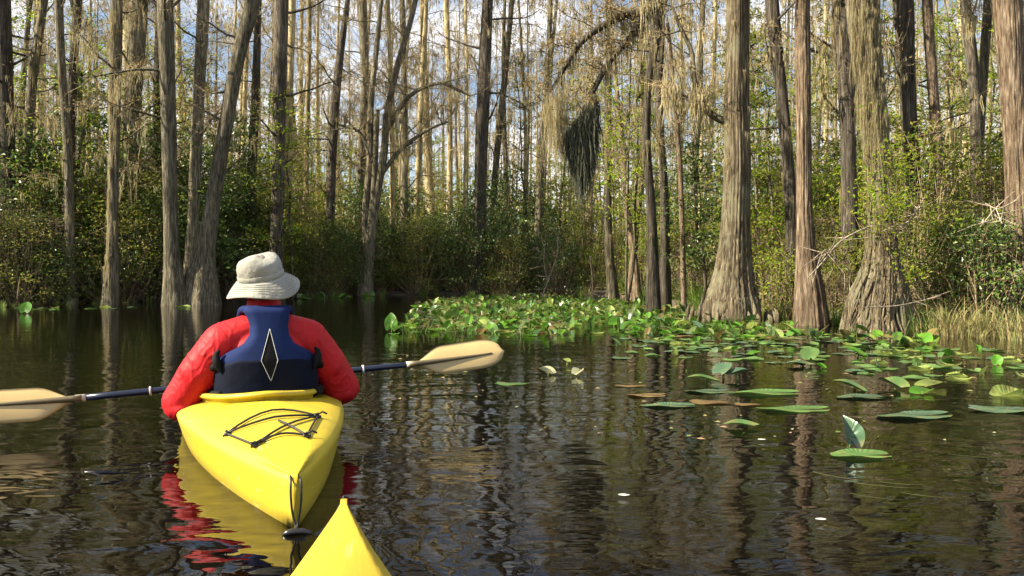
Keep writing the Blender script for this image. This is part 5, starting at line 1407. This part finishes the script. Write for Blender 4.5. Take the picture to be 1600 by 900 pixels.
# hat
hat = empty('hat', hd + Vector((-.004, -.005, .018))); hat.parent = pr; hat.rotation_euler = (R(9), R(-13), R(8))
def lathe(g, prof, n=64, wob=None):
    V = []
    for (r_, z_, wf) in prof:
        for a in np.linspace(0, 2 * np.pi, n, endpoint=False):
            rr = r_; zz = z_
            if wf: zz += wf * (.5 * math.sin(2 * a + .6) + .3 * math.sin(3 * a + 2)); rr *= 1 + wf * .4 * math.sin(5 * a)
            V.append((math.cos(a) * rr * .96, math.sin(a) * rr * 1.05, zz))
    k = len(prof); i, j = np.meshgrid(np.arange(k - 1), np.arange(n), indexing='ij'); jn = (j + 1) % n
    g.add(np.array(V), np.stack([i * n + j, i * n + jn, (i + 1) * n + jn, (i + 1) * n + j], -1).reshape(-1, 4))
g = G(); lathe(g, [(.001, .098, 0), (.03, .099, .008), (.06, .096, .012), (.081, .088, .012), (.092, .073, .009), (.097, .056, .006), (.0975, .04, .003), (.097, .02, 0), (.0975, .005, 0), (.094, .002, 0)])
g.obj('crown', M['canvas'], hat)
g = G(); lathe(g, [(.0990, .027, 0), (.1005, .025, 0), (.1015, .006, 0), (.100, .004, 0)]); g.obj('hat_band', M['canvas'], hat)
g = G(); lathe(g, [(.095, .006, 0), (.108, .000, .002), (.125, -.014, .008), (.142, -.030, .016), (.156, -.046, .022), (.160, -.052, .024), (.159, -.055, .024), (.154, -.049, .022), (.139, -.035, .016), (.122, -.019, .008), (.105, -.006, .002), (.094, .0, 0)])
g.obj('brim', M['canvas'], hat)
g = G()
for r_, z_ in ((.114, -.004), (.122, -.0105), (.130, -.018), (.138, -.0255), (.146, -.0345)):
    tube(g, [(math.cos(a) * r_ * .96, math.sin(a) * r_ * 1.05, z_ + .0015 + (r_ - .105) / .05 * .019 * (.5 * math.sin(2 * a + .6) + .3 * math.sin(3 * a + 2))) for a in np.linspace(0, 2 * np.pi, 49)], .0009, n=4, cap=False)
g.obj('stitching', M['canvas'], hat)

# ------------------------------------------------------------------ paddle
pd = empty('paddle', PO, KR); tag(pd, 'black shafted paddle with amber blades held by the person', 'paddle')
g = G(); sL_, sR_ = -.735, .745
tube(g, [on_shaft(s) for s in np.linspace(sL_, sR_, 12)], .0145, n=16); g.obj('shaft', M['shaft'], pd)
for s in (-.45, .50):
    g = G(); tube(g, [on_shaft(s - .004), on_shaft(s + .004)], .021, n=16); g.obj('drip_ring', M['piping'], pd)
def blade(sg, root_s, Lb, wup, wdn, ang):
    o = empty('blade', on_shaft(root_s)); o.parent = pd
    g = G(); rb = G(); n_ = 26; m_ = 11; up = []; 
    for side in (-1, 1):
        V = []
        for i in range(n_):
            t = i / (n_ - 1)
            ft = min(1.0, t / .34); env = (ft * ft * (3 - 2 * ft)) * .92 + .08
            tip = math.sqrt(max(0, 1 - ((t - .72) / .28) ** 2)) if t > .72 else 1
            w1 = max(.002, wup * env * tip * (1 - .10 * (1 - t))); w0 = max(.002, wdn * env * tip)
            c0 = .012 * t
            for j in range(m_):
                f = j / (m_ - 1); zz = -w0 + (w0 + w1) * f
                yy = .014 * ((f - .5) * 2) ** 2 - .02 * t * t
                V.append((sg * (t * Lb), yy + side * .0025, zz + c0))
        up.append(np.array(V))
    V = np.concatenate(up); off = n_ * m_
    i, j = np.meshgrid(np.arange(n_ - 1), np.arange(m_ - 1), indexing='ij'); a = np.stack([i * m_ + j, i * m_ + j + 1, (i + 1) * m_ + j + 1, (i + 1) * m_ + j], -1).reshape(-1, 4)
    ed = []
    for i_ in range(n_ - 1):
        for j_ in (0, m_ - 1): ed.append((i_ * m_ + j_, (i_ + 1) * m_ + j_, (i_ + 1) * m_ + j_ + off, i_ * m_ + j_ + off))
    for j_ in range(m_ - 1): b0 = (n_ - 1) * m_; ed.append((b0 + j_, b0 + j_ + 1, b0 + j_ + 1 + off, b0 + j_ + off)); ed.append((j_, j_ + 1, j_ + 1 + off, j_ + off))
    g.add(V, np.concatenate([a, a[:, ::-1] + off, np.array(ed)]))
    # blade tilts back so that its face looks up a little
    Rm = Matrix.Rotation(ang, 3, 'X')
    o.rotation_euler = (ang, -.059 * 1, 0)
    g.obj('face', M['blade'], o)
    P = [(sg * t * Lb, -.006 - .02 * t * t + .006 * t, .012 * t - .002) for t in np.linspace(-.03, .86, 12)]
    tube(rb, P, np.linspace(.0150, .005, 12), n=10); rb.obj('spine_shadow', M['groove_shadow'], o)  # dark tube along the spine draws its groove shadow
    f_ = G(); tube(f_, [(sg * -.03, 0, 0), (sg * .012, 0, 0)], .0165, n=14); f_.obj('ferrule', M['ferrule'], o)
blade(1, .745, .49, .092, .070, R(-30)); blade(-1, -.735, .49, .075, .082, R(-30))
